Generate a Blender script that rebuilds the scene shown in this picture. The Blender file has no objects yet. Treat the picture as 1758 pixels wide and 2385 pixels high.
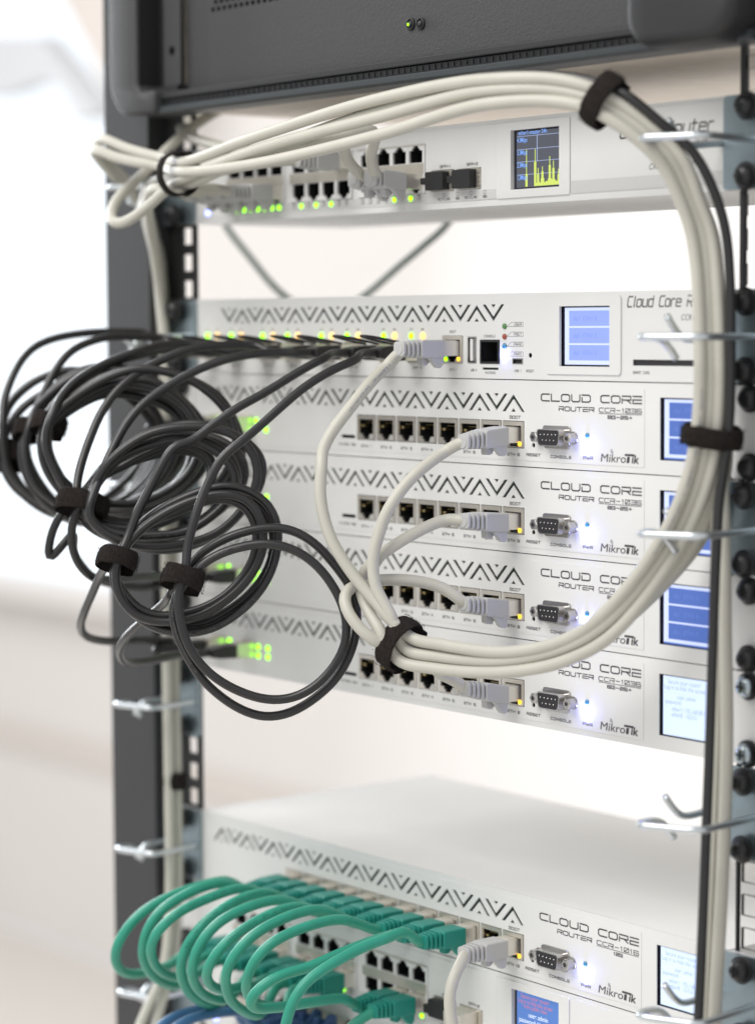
import bpy, bmesh, math, random
from mathutils import Vector, Matrix, noise
random.seed(7)
S = 0.001            # everything below is written in millimetres
P = 44.45            # one rack unit
SC = bpy.context.scene
COL = SC.collection

# ------------------------------------------------------------------ camera
FPX, CXP, CYP = 5753.68, 879.0, 1192.5
YAW, PIT, ROL = 0.9014040822, -0.0749888977, -0.0049768496
CAM = Vector((1019.2357, -841.0896, -105.8543))
def _rot():
    cy, sy, cp, sp, cr, sr = math.cos(YAW), math.sin(YAW), math.cos(PIT), math.sin(PIT), math.cos(ROL), math.sin(ROL)
    R = Matrix(((1,0,0),(0,0,1),(0,1,0)))
    B = R @ Matrix(((cy,-sy,0),(sy,cy,0),(0,0,1))).transposed()
    return Matrix(((cr,sr,0),(-sr,cr,0),(0,0,1))) @ Matrix(((1,0,0),(0,cp,-sp),(0,sp,cp))) @ B
RM = _rot(); RMT = RM.transposed()
cd = bpy.data.cameras.new('camera'); cam = bpy.data.objects.new('camera', cd); COL.objects.link(cam)
rt, up, fw = RM[0], RM[1], RM[2]
cam.matrix_world = Matrix(((rt[0],up[0],-fw[0],CAM[0]*S),(rt[1],up[1],-fw[1],CAM[1]*S),(rt[2],up[2],-fw[2],CAM[2]*S),(0,0,0,1)))
cd.sensor_fit = 'HORIZONTAL'; cd.sensor_width = 36; cd.lens = 36*FPX/1758
cd.clip_start = 0.05; cd.clip_end = 60
cd.dof.use_dof = True; cd.dof.focus_distance = 1.250; cd.dof.aperture_fstop = 6.0; cd.dof.aperture_blades = 9
SC.camera = cam
def rayd(px, py): return RMT @ Vector(((px-CXP)/FPX, -(py-CYP)/FPX, 1.0))
def at_d(px, py, d): return CAM + rayd(px, py)*d
def at_x(px, py, X):
    r = rayd(px, py); return CAM + r*((X-CAM[0])/r[0])
def at_y(px, py, Y):
    r = rayd(px, py); return CAM + r*((Y-CAM[1])/r[1])

# ------------------------------------------------------------------ light
W = bpy.data.worlds.new('World'); SC.world = W; W.use_nodes = True
bg = W.node_tree.nodes['Background']; bg.inputs[0].default_value = (0.97, 0.98, 1.0, 1); bg.inputs[1].default_value = 0.78
def area(name, loc, target, sx, sy, power, col):
    L = bpy.data.lights.new(name, 'AREA'); L.shape = 'RECTANGLE'; L.size = sx*S; L.size_y = sy*S; L.energy = power; L.color = col
    o = bpy.data.objects.new(name, L); COL.objects.link(o); o.location = Vector(loc)*S
    o.rotation_euler = (Vector(target)-Vector(loc)).to_track_quat('-Z', 'Y').to_euler(); return o
area('ceiling_lamp', (-120, -1300, 1250), (-60, 0, -300), 1500, 1100, 35, (1.0, 0.975, 0.945))
area('window_lamp', (-1900, 150, 300), (0, -60, -250), 900, 1200, 36, (0.93, 0.97, 1.0))
area('wall_fill', (-2500, 350, 480), (-2950, 1500, -900), 1500, 600, 8.0, (1.0, 0.965, 0.935))  # added fill that brightens the back wall, no real lamp hangs there
SC.view_settings.view_transform = 'Standard'; SC.view_settings.look = 'None'
SC.view_settings.exposure = 0.0; SC.view_settings.gamma = 1.0; SC.view_settings.use_curve_mapping = False
SC.render.engine = 'CYCLES'; SC.cycles.use_denoising = True; SC.cycles.max_bounces = 8
SC.cycles.sample_clamp_indirect = 4.0

# ------------------------------------------------------------------ materials
MAT = {}
def mat(name, col, rough=0.5, metal=0.0, spec=0.5, bump=0.0, bscale=400.0, var=0.0, vscale=40.0, emit=None, es=0.0, coat=0.0):
    m = bpy.data.materials.new(name); m.use_nodes = True; nt = m.node_tree; b = nt.nodes['Principled BSDF']
    b.inputs['Base Color'].default_value = (*col, 1); b.inputs['Roughness'].default_value = rough
    b.inputs['Metallic'].default_value = metal; b.inputs['Specular IOR Level'].default_value = spec
    b.inputs['Coat Weight'].default_value = coat
    if emit: b.inputs['Emission Color'].default_value = (*emit, 1); b.inputs['Emission Strength'].default_value = es
    if bump or var:
        tc = nt.nodes.new('ShaderNodeTexCoord')
    if bump:
        n = nt.nodes.new('ShaderNodeTexNoise'); n.inputs['Scale'].default_value = bscale; n.inputs['Detail'].default_value = 3
        k = nt.nodes.new('ShaderNodeBump'); k.inputs['Strength'].default_value = bump; k.inputs['Distance'].default_value = 0.0006
        nt.links.new(tc.outputs['Object'], n.inputs['Vector']); nt.links.new(n.outputs[0], k.inputs['Height']); nt.links.new(k.outputs[0], b.inputs['Normal'])
    if var:
        n = nt.nodes.new('ShaderNodeTexNoise'); n.inputs['Scale'].default_value = vscale; n.inputs['Detail'].default_value = 4
        r = nt.nodes.new('ShaderNodeValToRGB')
        r.color_ramp.elements[0].position = 0.3; r.color_ramp.elements[1].position = 0.7
        r.color_ramp.elements[0].color = (*[c*(1-var) for c in col], 1); r.color_ramp.elements[1].color = (*[min(1, c*(1+var*0.6)) for c in col], 1)
        nt.links.new(tc.outputs['Object'], n.inputs['Vector']); nt.links.new(n.outputs[0], r.inputs[0]); nt.links.new(r.outputs[0], b.inputs['Base Color'])
    MAT[name] = m; return m
mat('panel_white', (0.73, 0.73, 0.71), 0.42, bump=0.05, bscale=900, var=0.045, vscale=14)
mat('case_white', (0.74, 0.735, 0.72), 0.5, bump=0.06, bscale=700, var=0.04, vscale=10)
mat('band_grey', (0.60, 0.60, 0.585), 0.45)
mat('steel_under', (0.80, 0.72, 0.62), 0.5, bump=0.12, bscale=900, var=0.06, vscale=60)
mat('vent_dark', (0.012, 0.022, 0.019), 0.5)
mat('inner_dark', (0.012, 0.014, 0.014), 0.8)
mat('ink', (0.055, 0.048, 0.052), 0.6)
mat('ink_soft', (0.10, 0.095, 0.098), 0.6)
mat('jack_metal', (0.66, 0.62, 0.55), 0.38, metal=0.75, var=0.08, vscale=80)
mat('plug_metal', (0.72, 0.69, 0.62), 0.3, metal=0.65, var=0.06, vscale=90)
mat('bolt_zinc', (0.42, 0.48, 0.51), 0.24, metal=1.0)
mat('nickel', (0.52, 0.505, 0.49), 0.25, metal=1.0)
mat('zinc', (0.31, 0.375, 0.405), 0.36, metal=0.85, bump=0.12, bscale=300, var=0.10, vscale=50)
mat('wire_zinc', (0.64, 0.68, 0.70), 0.30, metal=0.9, bump=0.08, bscale=300, var=0.08, vscale=60)
mat('socket_black', (0.012, 0.013, 0.013), 0.6)
mat('contact_gold', (0.75, 0.6, 0.3), 0.35, metal=1.0)
mat('db_black', (0.018, 0.017, 0.02), 0.5)
mat('rack_black', (0.036, 0.0365, 0.0385), 0.55, bump=0.10, bscale=1200, var=0.05, vscale=30)
mat('flange_black', (0.030, 0.030, 0.031), 0.5, bump=0.08, bscale=1200)
mat('server_black', (0.040, 0.040, 0.041), 0.55, bump=0.55, bscale=900)
mat('frame_black', (0.014, 0.014, 0.015), 0.5, bump=0.12, bscale=900)
mat('mesh_black', (0.03, 0.03, 0.03), 0.5)
mat('lip_grey', (0.030, 0.036, 0.039), 0.4)
mat('screw_black', (0.016, 0.016, 0.017), 0.38, bump=0.15, bscale=500)
mat('beige_cable', (0.50, 0.485, 0.42), 0.46, var=0.035, vscale=60, bump=0.05, bscale=250)
mat('grey_boot', (0.46, 0.46, 0.45), 0.5, bump=0.05, bscale=500)
mat('black_cable', (0.0185, 0.0175, 0.0175), 0.33, bump=0.06, bscale=300, var=0.10, vscale=60)
mat('green_cable', (0.024, 0.29, 0.195), 0.42, var=0.10, vscale=70, bump=0.05, bscale=300)
mat('green_boot', (0.010, 0.235, 0.185), 0.48, var=0.06)
mat('blue_cable', (0.05, 0.14, 0.28), 0.42, var=0.08)
mat('blue_boot', (0.035, 0.085, 0.21), 0.5)
mat('dark_green_cable', (0.012, 0.045, 0.028), 0.5)
mat('velcro', (0.020, 0.016, 0.0145), 0.95, spec=0.15, bump=0.9, bscale=700, var=0.35, vscale=600)
mat('print_grey', (0.22, 0.22, 0.26), 0.6)
mat('print_pale', (0.09, 0.088, 0.086), 0.6)
mat('print_green', (0.012, 0.14, 0.10), 0.6)
mat('sfp_metal', (0.72, 0.68, 0.60), 0.35, metal=0.8)
mat('wall_white', (0.78, 0.752, 0.728), 0.8, var=0.02, vscale=1.2)
mat('floor_beige', (0.72, 0.68, 0.635), 0.6)
mat('trim_beige', (0.70, 0.655, 0.61), 0.7)
mat('ceiling_beige', (0.68, 0.625, 0.585), 0.7)
mat('trim_grey', (0.60, 0.62, 0.645), 0.7)
mat('led_off_blue', (0.05, 0.25, 0.42), 0.2, spec=0.8)
mat('led_off_green', (0.10, 0.25, 0.08), 0.25)
mat('led_off_red', (0.35, 0.08, 0.05), 0.25)
mat('led_off', (0.45, 0.45, 0.43), 0.3)
mat('screen_off', (0.02, 0.02, 0.035), 0.25)
def emi(name, col, s): mat(name, tuple(0.3*c for c in col), 0.4, emit=col, es=s)
emi('led_green', (0.30, 1.0, 0.0), 3.0); emi('led_amber', (1.0, 0.52, 0.03), 2.2); emi('led_orange', (1.0, 0.60, 0.18), 1.9)
emi('led_blue', (0.17, 0.21, 1.0), 170.0); emi('led_pale', (0.17, 0.22, 1.0), 9.0); emi('led_gtiny', (0.2, 0.9, 0.1), 0.55)
emi('lcd_pale', (0.62, 0.70, 1.0), 0.95); emi('lcd_row', (0.085, 0.165, 0.52), 0.8); emi('lcd_row_pale', (0.27, 0.36, 0.83), 0.95)
emi('lcd_white', (0.66, 0.78, 1.0), 1.0); emi('lcd_text', (0.36, 0.47, 0.95), 0.85); emi('lcd_blue', (0.10, 0.23, 0.62), 0.75)
emi('lcd_red', (0.75, 0.25, 0.35), 0.7); emi('lcd_lit', (0.75, 0.85, 1.0), 1.0); emi('lcd_dark', (0.075, 0.08, 0.10), 1.0)
emi('lcd_sky', (0.22, 0.42, 0.95), 0.9); emi('lcd_line', (0.33, 0.40, 0.62), 0.9); emi('lcd_lime', (0.55, 0.66, 0.13), 1.0)
emi('pane', (0.88, 0.945, 1.0), 1.03)
emi('lcd_text_pale', (0.20, 0.285, 0.72), 0.95)
emi('lcd_text_deep', (0.13, 0.215, 0.58), 0.85)

# ------------------------------------------------------------------ object helpers
ORG = {}
def thing(name, label, cat, org, group=None, kind=None):
    o = bpy.data.objects.new(name, None); COL.objects.link(o); o.empty_display_size = 0.01
    org = Vector(org); o.location = org*S; ORG[o.name] = org
    o['label'] = label; o['category'] = cat
    if group: o['group'] = group
    if kind: o['kind'] = kind
    return o
def link(name, me, m, parent, smooth=False, label=None):
    org = ORG[parent.name] if parent else Vector((0,0,0))
    me.transform(Matrix.Scale(S, 4) @ Matrix.Translation(-org)); me.materials.clear(); me.materials.append(MAT[m])
    if smooth:
        for p in me.polygons: p.use_smooth = True
    o = bpy.data.objects.new(name, me); COL.objects.link(o)
    if parent: o.parent = parent
    ORG[o.name] = org
    if label: o['label'] = label
    return o
def obj(name, bm, m, parent=None, smooth=False, bevel=0.0, seg=2, label=None, angle=None):
    if bevel: bmesh.ops.bevel(bm, geom=[e for e in bm.edges if len(e.link_faces) == 2 and e.calc_face_angle(0) > 0.5], offset=bevel, segments=seg, affect='EDGES', profile=0.5, clamp_overlap=True)
    me = bpy.data.meshes.new(name); bm.to_mesh(me); bm.free()
    o = link(name, me, m, parent, smooth, label)
    if angle is not None: me.set_sharp_from_angle(angle=angle)
    return o
def solo(name, bm, m, label, cat, group=None, smooth=False, bevel=0, kind=None):
    c = Vector((0,0,0)); n = len(bm.verts)
    for v in bm.verts: c += v.co
    c /= n
    zmin = min(v.co.z for v in bm.verts); org = Vector((c.x, c.y, zmin))
    if bevel: bmesh.ops.bevel(bm, geom=[e for e in bm.edges if len(e.link_faces) == 2 and e.calc_face_angle(0) > 0.5], offset=bevel, segments=2, affect='EDGES', profile=0.5, clamp_overlap=True)
    me = bpy.data.meshes.new(name); bm.to_mesh(me); bm.free()
    me.transform(Matrix.Scale(S, 4) @ Matrix.Translation(-org)); me.materials.append(MAT[m])
    if smooth:
        for p in me.polygons: p.use_smooth = True
    o = bpy.data.objects.new(name, me); COL.objects.link(o); o.location = org*S
    if kind == 'structure': o['kind'] = kind
    if label: o['label'] = label
    if cat: o['category'] = cat
    if group: o['group'] = group
    return o
B = bmesh.new
def box(bm, x0, x1, y0, y1, z0, z1):
    v = [bm.verts.new(c) for c in ((x0,y0,z0),(x1,y0,z0),(x1,y1,z0),(x0,y1,z0),(x0,y0,z1),(x1,y0,z1),(x1,y1,z1),(x0,y1,z1))]
    for f in ((3,2,1,0),(4,5,6,7),(0,1,5,4),(1,2,6,5),(2,3,7,6),(3,0,4,7)): bm.faces.new([v[i] for i in f])
    return bm
def prism(bm, pts, y0, y1):
    """pts in (x,z) swept from y0 (front) to y1"""
    a = [bm.verts.new((x,y0,z)) for x,z in pts]; b = [bm.verts.new((x,y1,z)) for x,z in pts]; n = len(pts)
    bm.faces.new(a); bm.faces.new(b[::-1])
    for i in range(n): bm.faces.new((a[i], b[i], b[(i+1)%n], a[(i+1)%n]))
    bmesh.ops.recalc_face_normals(bm, faces=bm.faces); return bm
def prism_x(bm, pts, x0, x1):
    a = [bm.verts.new((x0,y,z)) for y,z in pts]; b = [bm.verts.new((x1,y,z)) for y,z in pts]; n = len(pts)
    bm.faces.new(a); bm.faces.new(b[::-1])
    for i in range(n): bm.faces.new((a[i], b[i], b[(i+1)%n], a[(i+1)%n]))
    bmesh.ops.recalc_face_normals(bm, faces=bm.faces); return bm
def lathe_y(bm, cx, cz, prof, n=20, sx=1.0):
    """prof = [(y, r)...] round an axis along y through (cx, cz)"""
    rings = []
    for y, r in prof:
        rings.append([bm.verts.new((cx+sx*r*math.cos(2*math.pi*i/n), y, cz+r*math.sin(2*math.pi*i/n))) for i in range(n)])
    for a, b in zip(rings, rings[1:]):
        for i in range(n): bm.faces.new((a[i], a[(i+1)%n], b[(i+1)%n], b[i]))
    bm.faces.new(rings[0][::-1]); bm.faces.new(rings[-1])
    bmesh.ops.recalc_face_normals(bm, faces=bm.faces); return bm
def rr(x0, x1, z0, z1, r, n=5):
    """rounded rectangle outline"""
    out = []
    for cx, cz, a in ((x1-r, z0+r, -90), (x1-r, z1-r, 0), (x0+r, z1-r, 90), (x0+r, z0+r, 180)):
        for i in range(n+1):
            t = math.radians(a+90*i/n); out.append((cx+r*math.cos(t), cz+r*math.sin(t)))
    return out
def circ(cx, cz, r, n=14, sx=1.0): return [(cx+sx*r*math.cos(2*math.pi*i/n), cz+r*math.sin(2*math.pi*i/n)) for i in range(n)]
def rect(x0, x1, z0, z1): return [(x0,z0),(x1,z0),(x1,z1),(x0,z1)]
def _curve_mesh(c):
    o = bpy.data.objects.new('tmp', c); COL.objects.link(o)
    dg = bpy.context.evaluated_depsgraph_get(); dg.update()
    me = bpy.data.meshes.new_from_object(o.evaluated_get(dg)); bpy.data.objects.remove(o); bpy.data.curves.remove(c)
    return me
ROTXZ = Matrix(((1,0,0,0),(0,0,-1,0),(0,1,0,0),(0,0,0,1)))
def sheet(outer, holes, yf, yb):
    """a flat sheet in the xz plane from yf (front) to yb with real holes"""
    c = bpy.data.curves.new('tmp', 'CURVE'); c.dimensions = '2D'; c.fill_mode = 'BOTH'; c.extrude = (yb-yf)/2
    for pl in [outer]+holes:
        s = c.splines.new('POLY'); s.points.add(len(pl)-1); s.use_cyclic_u = True
        for p, (x, z) in zip(s.points, pl): p.co = (x, z, 0, 1)
    me = _curve_mesh(c); me.transform(Matrix.Translation((0,(yf+yb)/2,0)) @ ROTXZ)
    bm = bmesh.new(); bm.from_mesh(me); bpy.data.meshes.remove(me); return bm
def text_into(bm, s, x, z, size, y=-0.05, align='LEFT', sx=1.0, shear=0.0, off=0.0, space=1.0):
    c = bpy.data.curves.new('tmp', 'FONT'); c.body = s; c.size = size; c.align_x = align; c.shear = shear; c.offset = off; c.space_character = space; c.resolution_u = 4
    me = _curve_mesh(c); me.transform(Matrix.Translation((x, y, z)) @ ROTXZ @ Matrix.Diagonal((sx,1,1,1)))
    bm.from_mesh(me); bpy.data.meshes.remove(me)
GL = {'C':[[(1,1),(.18,1),(0,.82),(0,.18),(.18,0),(1,0)]], 'L':[[(0,1),(0,0),(1,0)]],
 'O':[[(.18,1),(.82,1),(1,.82),(1,.18),(.82,0),(.18,0),(0,.18),(0,.82),(.18,1)]],
 'U':[[(0,1),(0,.18),(.18,0),(.82,0),(1,.18),(1,1)]], 'D':[[(0,1),(.82,1),(1,.82),(1,.18),(.82,0),(0,0),(0,.6)]],
 'R':[[(0,1),(1,1),(1,.45),(.15,.45)],[(.55,.45),(1,0)],[(0,.62),(0,0)]], 'E':[[(0,1),(1,1)],[(1,.5),(0,.5),(0,0),(1,0)]],
 'T':[[(0,1),(1,1)],[(.5,1),(.5,0)]], 'S':[[(1,1),(0,1),(0,.5),(1,.5),(1,0),(0,0)]], 'N':[[(0,0),(0,1),(1,0),(1,1)]],
 'P':[[(0,0),(0,1),(1,1),(1,.42),(.1,.42)]], 'W':[[(0,1),(.15,0),(.5,.7),(.85,0),(1,1)]], 'B':[[(0,0),(0,1),(.9,1),(1,.9),(1,.55),(0,.5)],[(1,.5),(1,0),(0,0)]],
 'H':[[(0,1),(0,0)],[(1,1),(1,0)],[(0,.5),(1,.5)]], 'G':[[(1,1),(0,1),(0,0),(1,0),(1,.5),(.5,.5)]], 'M':[[(0,0),(0,1),(.5,.4),(1,1),(1,0)]],
 'I':[[(.5,0),(.5,1)]], 'A':[[(0,0),(0,.7),(.3,1),(1,1),(1,0)],[(0,.45),(1,.45)]], 'F':[[(0,0),(0,1),(1,1)],[(0,.5),(.9,.5)]], 'K':[[(0,0),(0,1)],[(1,1),(.1,.5),(1,0)]],
 '/':[[(0,0),(1,1)]], '1':[[(.2,.8),(.55,1),(.55,0)]], '0':[[(0,0),(0,1),(1,1),(1,0),(0,0)],[(.15,.2),(.85,.8)]], '2':[[(0,1),(1,1),(1,.5),(0,.5),(0,0),(1,0)]],
 '3':[[(0,1),(1,1),(1,0),(0,0)],[(.2,.5),(1,.5)]], '4':[[(0,1),(0,.4),(1,.4)],[(.75,1),(.75,0)]], '5':[[(1,1),(0,1),(0,.5),(1,.5),(1,0),(0,0)]],
 '6':[[(1,1),(0,1),(0,0),(1,0),(1,.5),(0,.5)]], '7':[[(0,1),(1,1),(.4,0)]], '8':[[(0,0),(0,1),(1,1),(1,0),(0,0)],[(0,.5),(1,.5)]],
 '9':[[(1,.5),(0,.5),(0,1),(1,1),(1,0),(0,0)]], '-':[[(.1,.5),(.9,.5)]], '+':[[(.1,.5),(.9,.5)],[(.5,.1),(.5,.9)]]}
GL.update({'l':[[(.5,1),(.5,0)]], 'o':[[(.15,.72),(.85,.72),(1,.6),(1,.12),(.85,0),(.15,0),(0,.12),(0,.6),(.15,.72)]], 'u':[[(0,.72),(0,.12),(.15,0),(1,0),(1,.72)]],
 'd':[[(1,1),(1,0),(.15,0),(0,.12),(0,.6),(.15,.72),(1,.72)]], 'r':[[(0,0),(0,.6),(.2,.72),(.9,.72)]], 'e':[[(1,0),(.15,0),(0,.12),(0,.6),(.15,.72),(.85,.72),(1,.6),(1,.38),(0,.38)]], 't':[[(.3,1),(.3,.1),(.45,0),(.95,0)],[(0,.72),(.9,.72)]]})
def italic(bm, s, x0, x1, z0, z1, th, y):
    tmp = bmesh.new(); strokes(tmp, s, x0, x1, z0, z1, th, .34, y, .8)
    for v in tmp.verts: v.co.x += (v.co.z-z0)*.2
    me = bpy.data.meshes.new('tmp'); tmp.to_mesh(me); tmp.free(); bm.from_mesh(me); bpy.data.meshes.remove(me)
_zl = [0]
def strokes(bm, s, x0, x1, z0, z1, th, gap=0.32, y=-0.05, space=0.75):
    """squared lettering drawn between x0 and x1, z0 and z1"""
    wid = [(space if ch == ' ' else (0.55 if ch in 'I1' else 0.45 if ch == 'l' else 0.78 if ch in 'tr' else 1.0)) for ch in s]
    tot = sum(wid) + gap*(len(s)-1); k = (x1-x0)/tot; x = x0
    for ch, w in zip(s, wid):
        for pl in GL.get(ch, []):
            pts = [(x+px*w*k*(1-th/(k*w)*0.0)+0, z0+pz*(z1-z0)) for px, pz in pl]
            for (ax, az), (bx, bz) in zip(pts, pts[1:]):
                d = Vector((bx-ax, bz-az)); L = d.length
                if L < 1e-6: continue
                d /= L; n = Vector((-d.y, d.x))*th/2; e = d*th*0.45
                _zl[0] = (_zl[0]+1) % 9; yy = y-0.003*_zl[0]
                q = [(ax-e.x+n.x, az-e.y+n.y), (ax-e.x-n.x, az-e.y-n.y), (bx+e.x-n.x, bz+e.y-n.y), (bx+e.x+n.x, bz+e.y+n.y)]
                vs = [bm.verts.new((qx, yy, qz)) for qx, qz in q]; f = bm.faces.new(vs)
                f.normal_update()
                if f.normal.y > 0: f.normal_flip()
        x += (w+gap)*k
def spline(pts, step=3.0):
    """centripetal-like catmull-rom resampled every step mm"""
    pts = [Vector(p) for p in pts]
    out = []
    q = [pts[0]*2-pts[1]] + pts + [pts[-1]*2-pts[-2]]
    for i in range(1, len(q)-2):
        p0, p1, p2, p3 = q[i-1], q[i], q[i+1], q[i+2]
        t01 = max((p1-p0).length, 1e-3)**.5; t12 = max((p2-p1).length, 1e-3)**.5; t23 = max((p3-p2).length, 1e-3)**.5
        m1 = (p2-p1) + t12*((p1-p0)/t01-(p2-p0)/(t01+t12)); m2 = (p2-p1) + t12*((p3-p2)/t23-(p3-p1)/(t12+t23))
        n = max(2, int((p2-p1).length/step))
        for k in range(n):
            t = k/n; t2, t3 = t*t, t*t*t
            out.append(p1*(2*t3-3*t2+1)+m1*(t3-2*t2+t)+p2*(3*t2-2*t3)+m2*(t3-t2))
    out.append(pts[-1].copy())
    for _ in range(3):
        out = [out[0]] + [(out[i-1]+out[i]*2+out[i+1])/4 for i in range(1, len(out)-1)] + [out[-1]]
    return out
def tube(bm, line, r, n=12, cap=True):
    rings = []; t = (line[1]-line[0]).normalized(); u = t.orthogonal().normalized()
    for i, p in enumerate(line):
        t = (line[min(i+1, len(line)-1)]-line[max(i-1, 0)]).normalized()
        u = (u - t*u.dot(t)).normalized(); w = t.cross(u)
        rad = r[i] if isinstance(r, list) else r
        rings.append([bm.verts.new(p+(u*math.cos(2*math.pi*k/n)+w*math.sin(2*math.pi*k/n))*rad) for k in range(n)])
    for a, b in zip(rings, rings[1:]):
        for k in range(n): bm.faces.new((a[k], a[(k+1)%n], b[(k+1)%n], b[k]))
    if cap: bm.faces.new(rings[0][::-1]); bm.faces.new(rings[-1])
    return bm

# ------------------------------------------------------------------ the setting
solo('wall', box(B(), -5200, 3200, 1500, 1560, -1250, 1900), 'wall_white', None, None, kind='structure')
solo('floor', box(B(), -5200, 3200, -1800, 1496, -1310, -1254), 'floor_beige', None, None, kind='structure')
win = thing('window', 'bright overexposed window behind the left rack post', 'window', (-3270, 1450, -560))
obj('pane', box(B(), -3900, -2540, 1462, 1470, -560, 900), 'pane', win)
fr = B(); box(fr, -3940, -3900, 1420, 1499, -600, 940); box(fr, -2540, -2500, 1420, 1499, -600, 940); box(fr, -3900, -2540, 1420, 1499, -600, -562); box(fr, -3900, -2540, 1420, 1499, 902, 940)
obj('frame', fr, 'wall_white', win)
def px_slab(name, pts, Y, th, m, label, cat, kind=None):
    """a thick board standing at depth Y whose outline is given by where its corners are seen"""
    q = [at_y(x, y, Y) for x, y in pts]
    return solo(name, prism(B(), [(v.x, v.z) for v in q], Y, Y+th), m, label, cat, kind=kind)
px_slab('sloped_ceiling', [(112,-60),(330,-60),(330,330),(250,205)], 1330, 60, 'ceiling_beige', None, None, kind='structure')
px_slab('sloped_beam', [(-40,80),(92,78),(150,150),(236,262),(176,282),(140,208),(96,186),(10,222),(-40,230)], 1280, 40, 'trim_grey', 'pale grey bent bar across the window top behind the left post', 'beam')
solo('skirting', box(B(), -5200, 3200, 1488, 1499, -900, -850), 'trim_beige', None, None, kind='structure')

# ------------------------------------------------------------------ rack
rack = thing('equipment_rack', 'black steel rack whose two posts with square holes carry all the routers', 'rack', (0, 0, -620))
def flange(xa, xb, hx, yf=2.0):
    holes = []
    for u in range(-2, 13):
        for dz in (6.35, 22.23, 38.1):
            z = -u*P-dz; holes.append(rect(hx-4.9, hx+4.9, z-5.0, z+5.0))
    return sheet(rect(xa, xb, -620, 140), holes, yf, yf+2.0)
obj('mounting_rail', flange(-251, -221.5, -230.5), 'flange_black', rack, label='black rail with square holes on the left')
obj('mounting_rail', flange(224, 262, 232.6), 'flange_black', rack, label='black rail with square holes on the right')
obj('post', box(B(), -300, -251.2, -12, 7, -620, 150), 'rack_black', rack, bevel=2.5, label='wide grey black post on the left')
obj('post', box(B(), 262.2, 310, -12, 7, -620, 150), 'rack_black', rack, bevel=2.5, label='wide grey black post on the right')
def screw(x, z, m='screw_black', y=-3.0):
    b = B(); lathe_y(b, x, z, [(y, 6.6), (y-1.3, 6.6), (y-1.5, 5.6), (y-3.4, 5.2), (y-5.2, 3.9), (y-6.0, 2.0), (y-6.1, 0.3)], 22)
    s = obj('screw', b, 'screw_black', rack, smooth=True, angle=0.6)
    if m != 'screw_black':
        b = B(); lathe_y(b, x, z, [(y-1.6, 5.3), (y-3.6, 5.1), (y-5.4, 3.9), (y-6.2, 2.0), (y-6.25, 0.3)], 22); obj('head', b, m, s, smooth=True)
    b = B(); box(b, x-2.4, x+2.4, y-6.6, y-5.9, z-0.45, z+0.45); box(b, x-0.45, x+0.45, y-6.62, y-5.92, z-2.4, z+2.4); obj('drive_slot', b, 'inner_dark', s)
for u in (0, 2, 3, 4, 5, 6, 7, 9, 10):
    for dz in (6.35, 38.1):
        yy = -5.2 if u in (0, 2, 4, 7, 9) else -1.6
        screw(235.3, -u*P-dz, 'bolt_zinc' if (u in (6,)) else 'screw_black', yy)
        screw(-232.5, -u*P-dz, 'screw_black', yy)

# ------------------------------------------------------------------ front panel pieces
def a_glyph(cx, t, b, fl=1):
    h = t-b; k = h/9.0
    p = [(-8.7*k, 0), (0, 9.0*k), (8.7*k, 0), (6.2*k, 0), (0, 6.35*k), (-6.2*k, 0)]; tri = [(-1.8*k, 0), (0, 1.95*k), (1.8*k, 0)]
    f = (lambda q: (cx+q[0], b+q[1])) if fl == 1 else (lambda q: (cx+q[0], t-q[1]))
    return [f(q) for q in p], [f(q) for q in tri]
def jack_hole_down(xl, w, zt, zb):
    x0, x1 = xl+1.8, xl+w-1.8; c = (x0+x1)/2
    return [(x0, zt-2.2), (x1, zt-2.2), (x1, zb+3.4), (c+3.6, zb+3.4), (c+3.6, zb+1.9), (c+2.3, zb+1.9), (c+2.3, zb+0.5), (c-2.3, zb+0.5), (c-2.3, zb+1.9), (c-3.6, zb+1.9), (c-3.6, zb+3.4), (x0, zb+3.4)]
def cavity(outl, yf, yb):
    b = B(); a = [b.verts.new((x, yf, z)) for x, z in outl]; c = [b.verts.new((x, yb, z)) for x, z in outl]; n = len(outl)
    for i in range(n): b.faces.new((a[i], a[(i+1)%n], c[(i+1)%n], c[i]))
    b.faces.new(c); return b
def jack(rt_, Z, xl, zt, lit=None, w=16.0, h=13.4):
    """single shielded RJ45 jack, key at the bottom"""
    zb = zt-h; hole = jack_hole_down(xl, w, Z+zt, Z+zb)
    port = obj('network_port', sheet(rr(xl, xl+w, Z+zb, Z+zt, 0.5, 2), [hole], -0.55, 0.9), 'jack_metal', rt_)
    obj('socket', cavity(hole, 0.3, 12), 'socket_black', port)
    b = B(); x0, x1 = xl+1.9, xl+w-1.9
    box(b, x0, x0+2.6, 1.0, 5.0, Z+zb+7.0, Z+zb+8.2)
    for i in range(8): box(b, xl+w/2-3.6+i*1.02-0.2, xl+w/2-3.6+i*1.02+0.2, 2.5, 9, Z+zt-4.2, Z+zt-3.8)
    obj('contacts', b, 'contact_gold', port)
    b = B(); box(b, xl+w-4.6, xl+w-1.5, -0.75, -0.35, Z+zb+0.6, Z+zb+2.9)
    if lit != 'lit': obj('led', b, 'led_off', port)
    else:
        b.free(); b = B(); lathe_y(b, xl+w-2.8, Z+zb+1.9, [(-0.3, 1.25), (-0.9, 1.2), (-1.2, 0.6)], 12); obj('led', b, 'led_amber', port, smooth=True)
        b = B(); box(b, xl+w-8.6, xl+w-4.5, -0.8, -0.4, Z+zb+0.5, Z+zb+3.1); obj('led', b, 'socket_black', port)
def led(rt_, x, z, r, m, d=1.0, sx=1.0):
    b = B(); lathe_y(b, x, z, [(0.2, r), (-d*0.5, r*0.96), (-d*0.85, r*0.7), (-d, r*0.25)], 14, sx); return obj('led', b, m, rt_, smooth=True)
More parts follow.
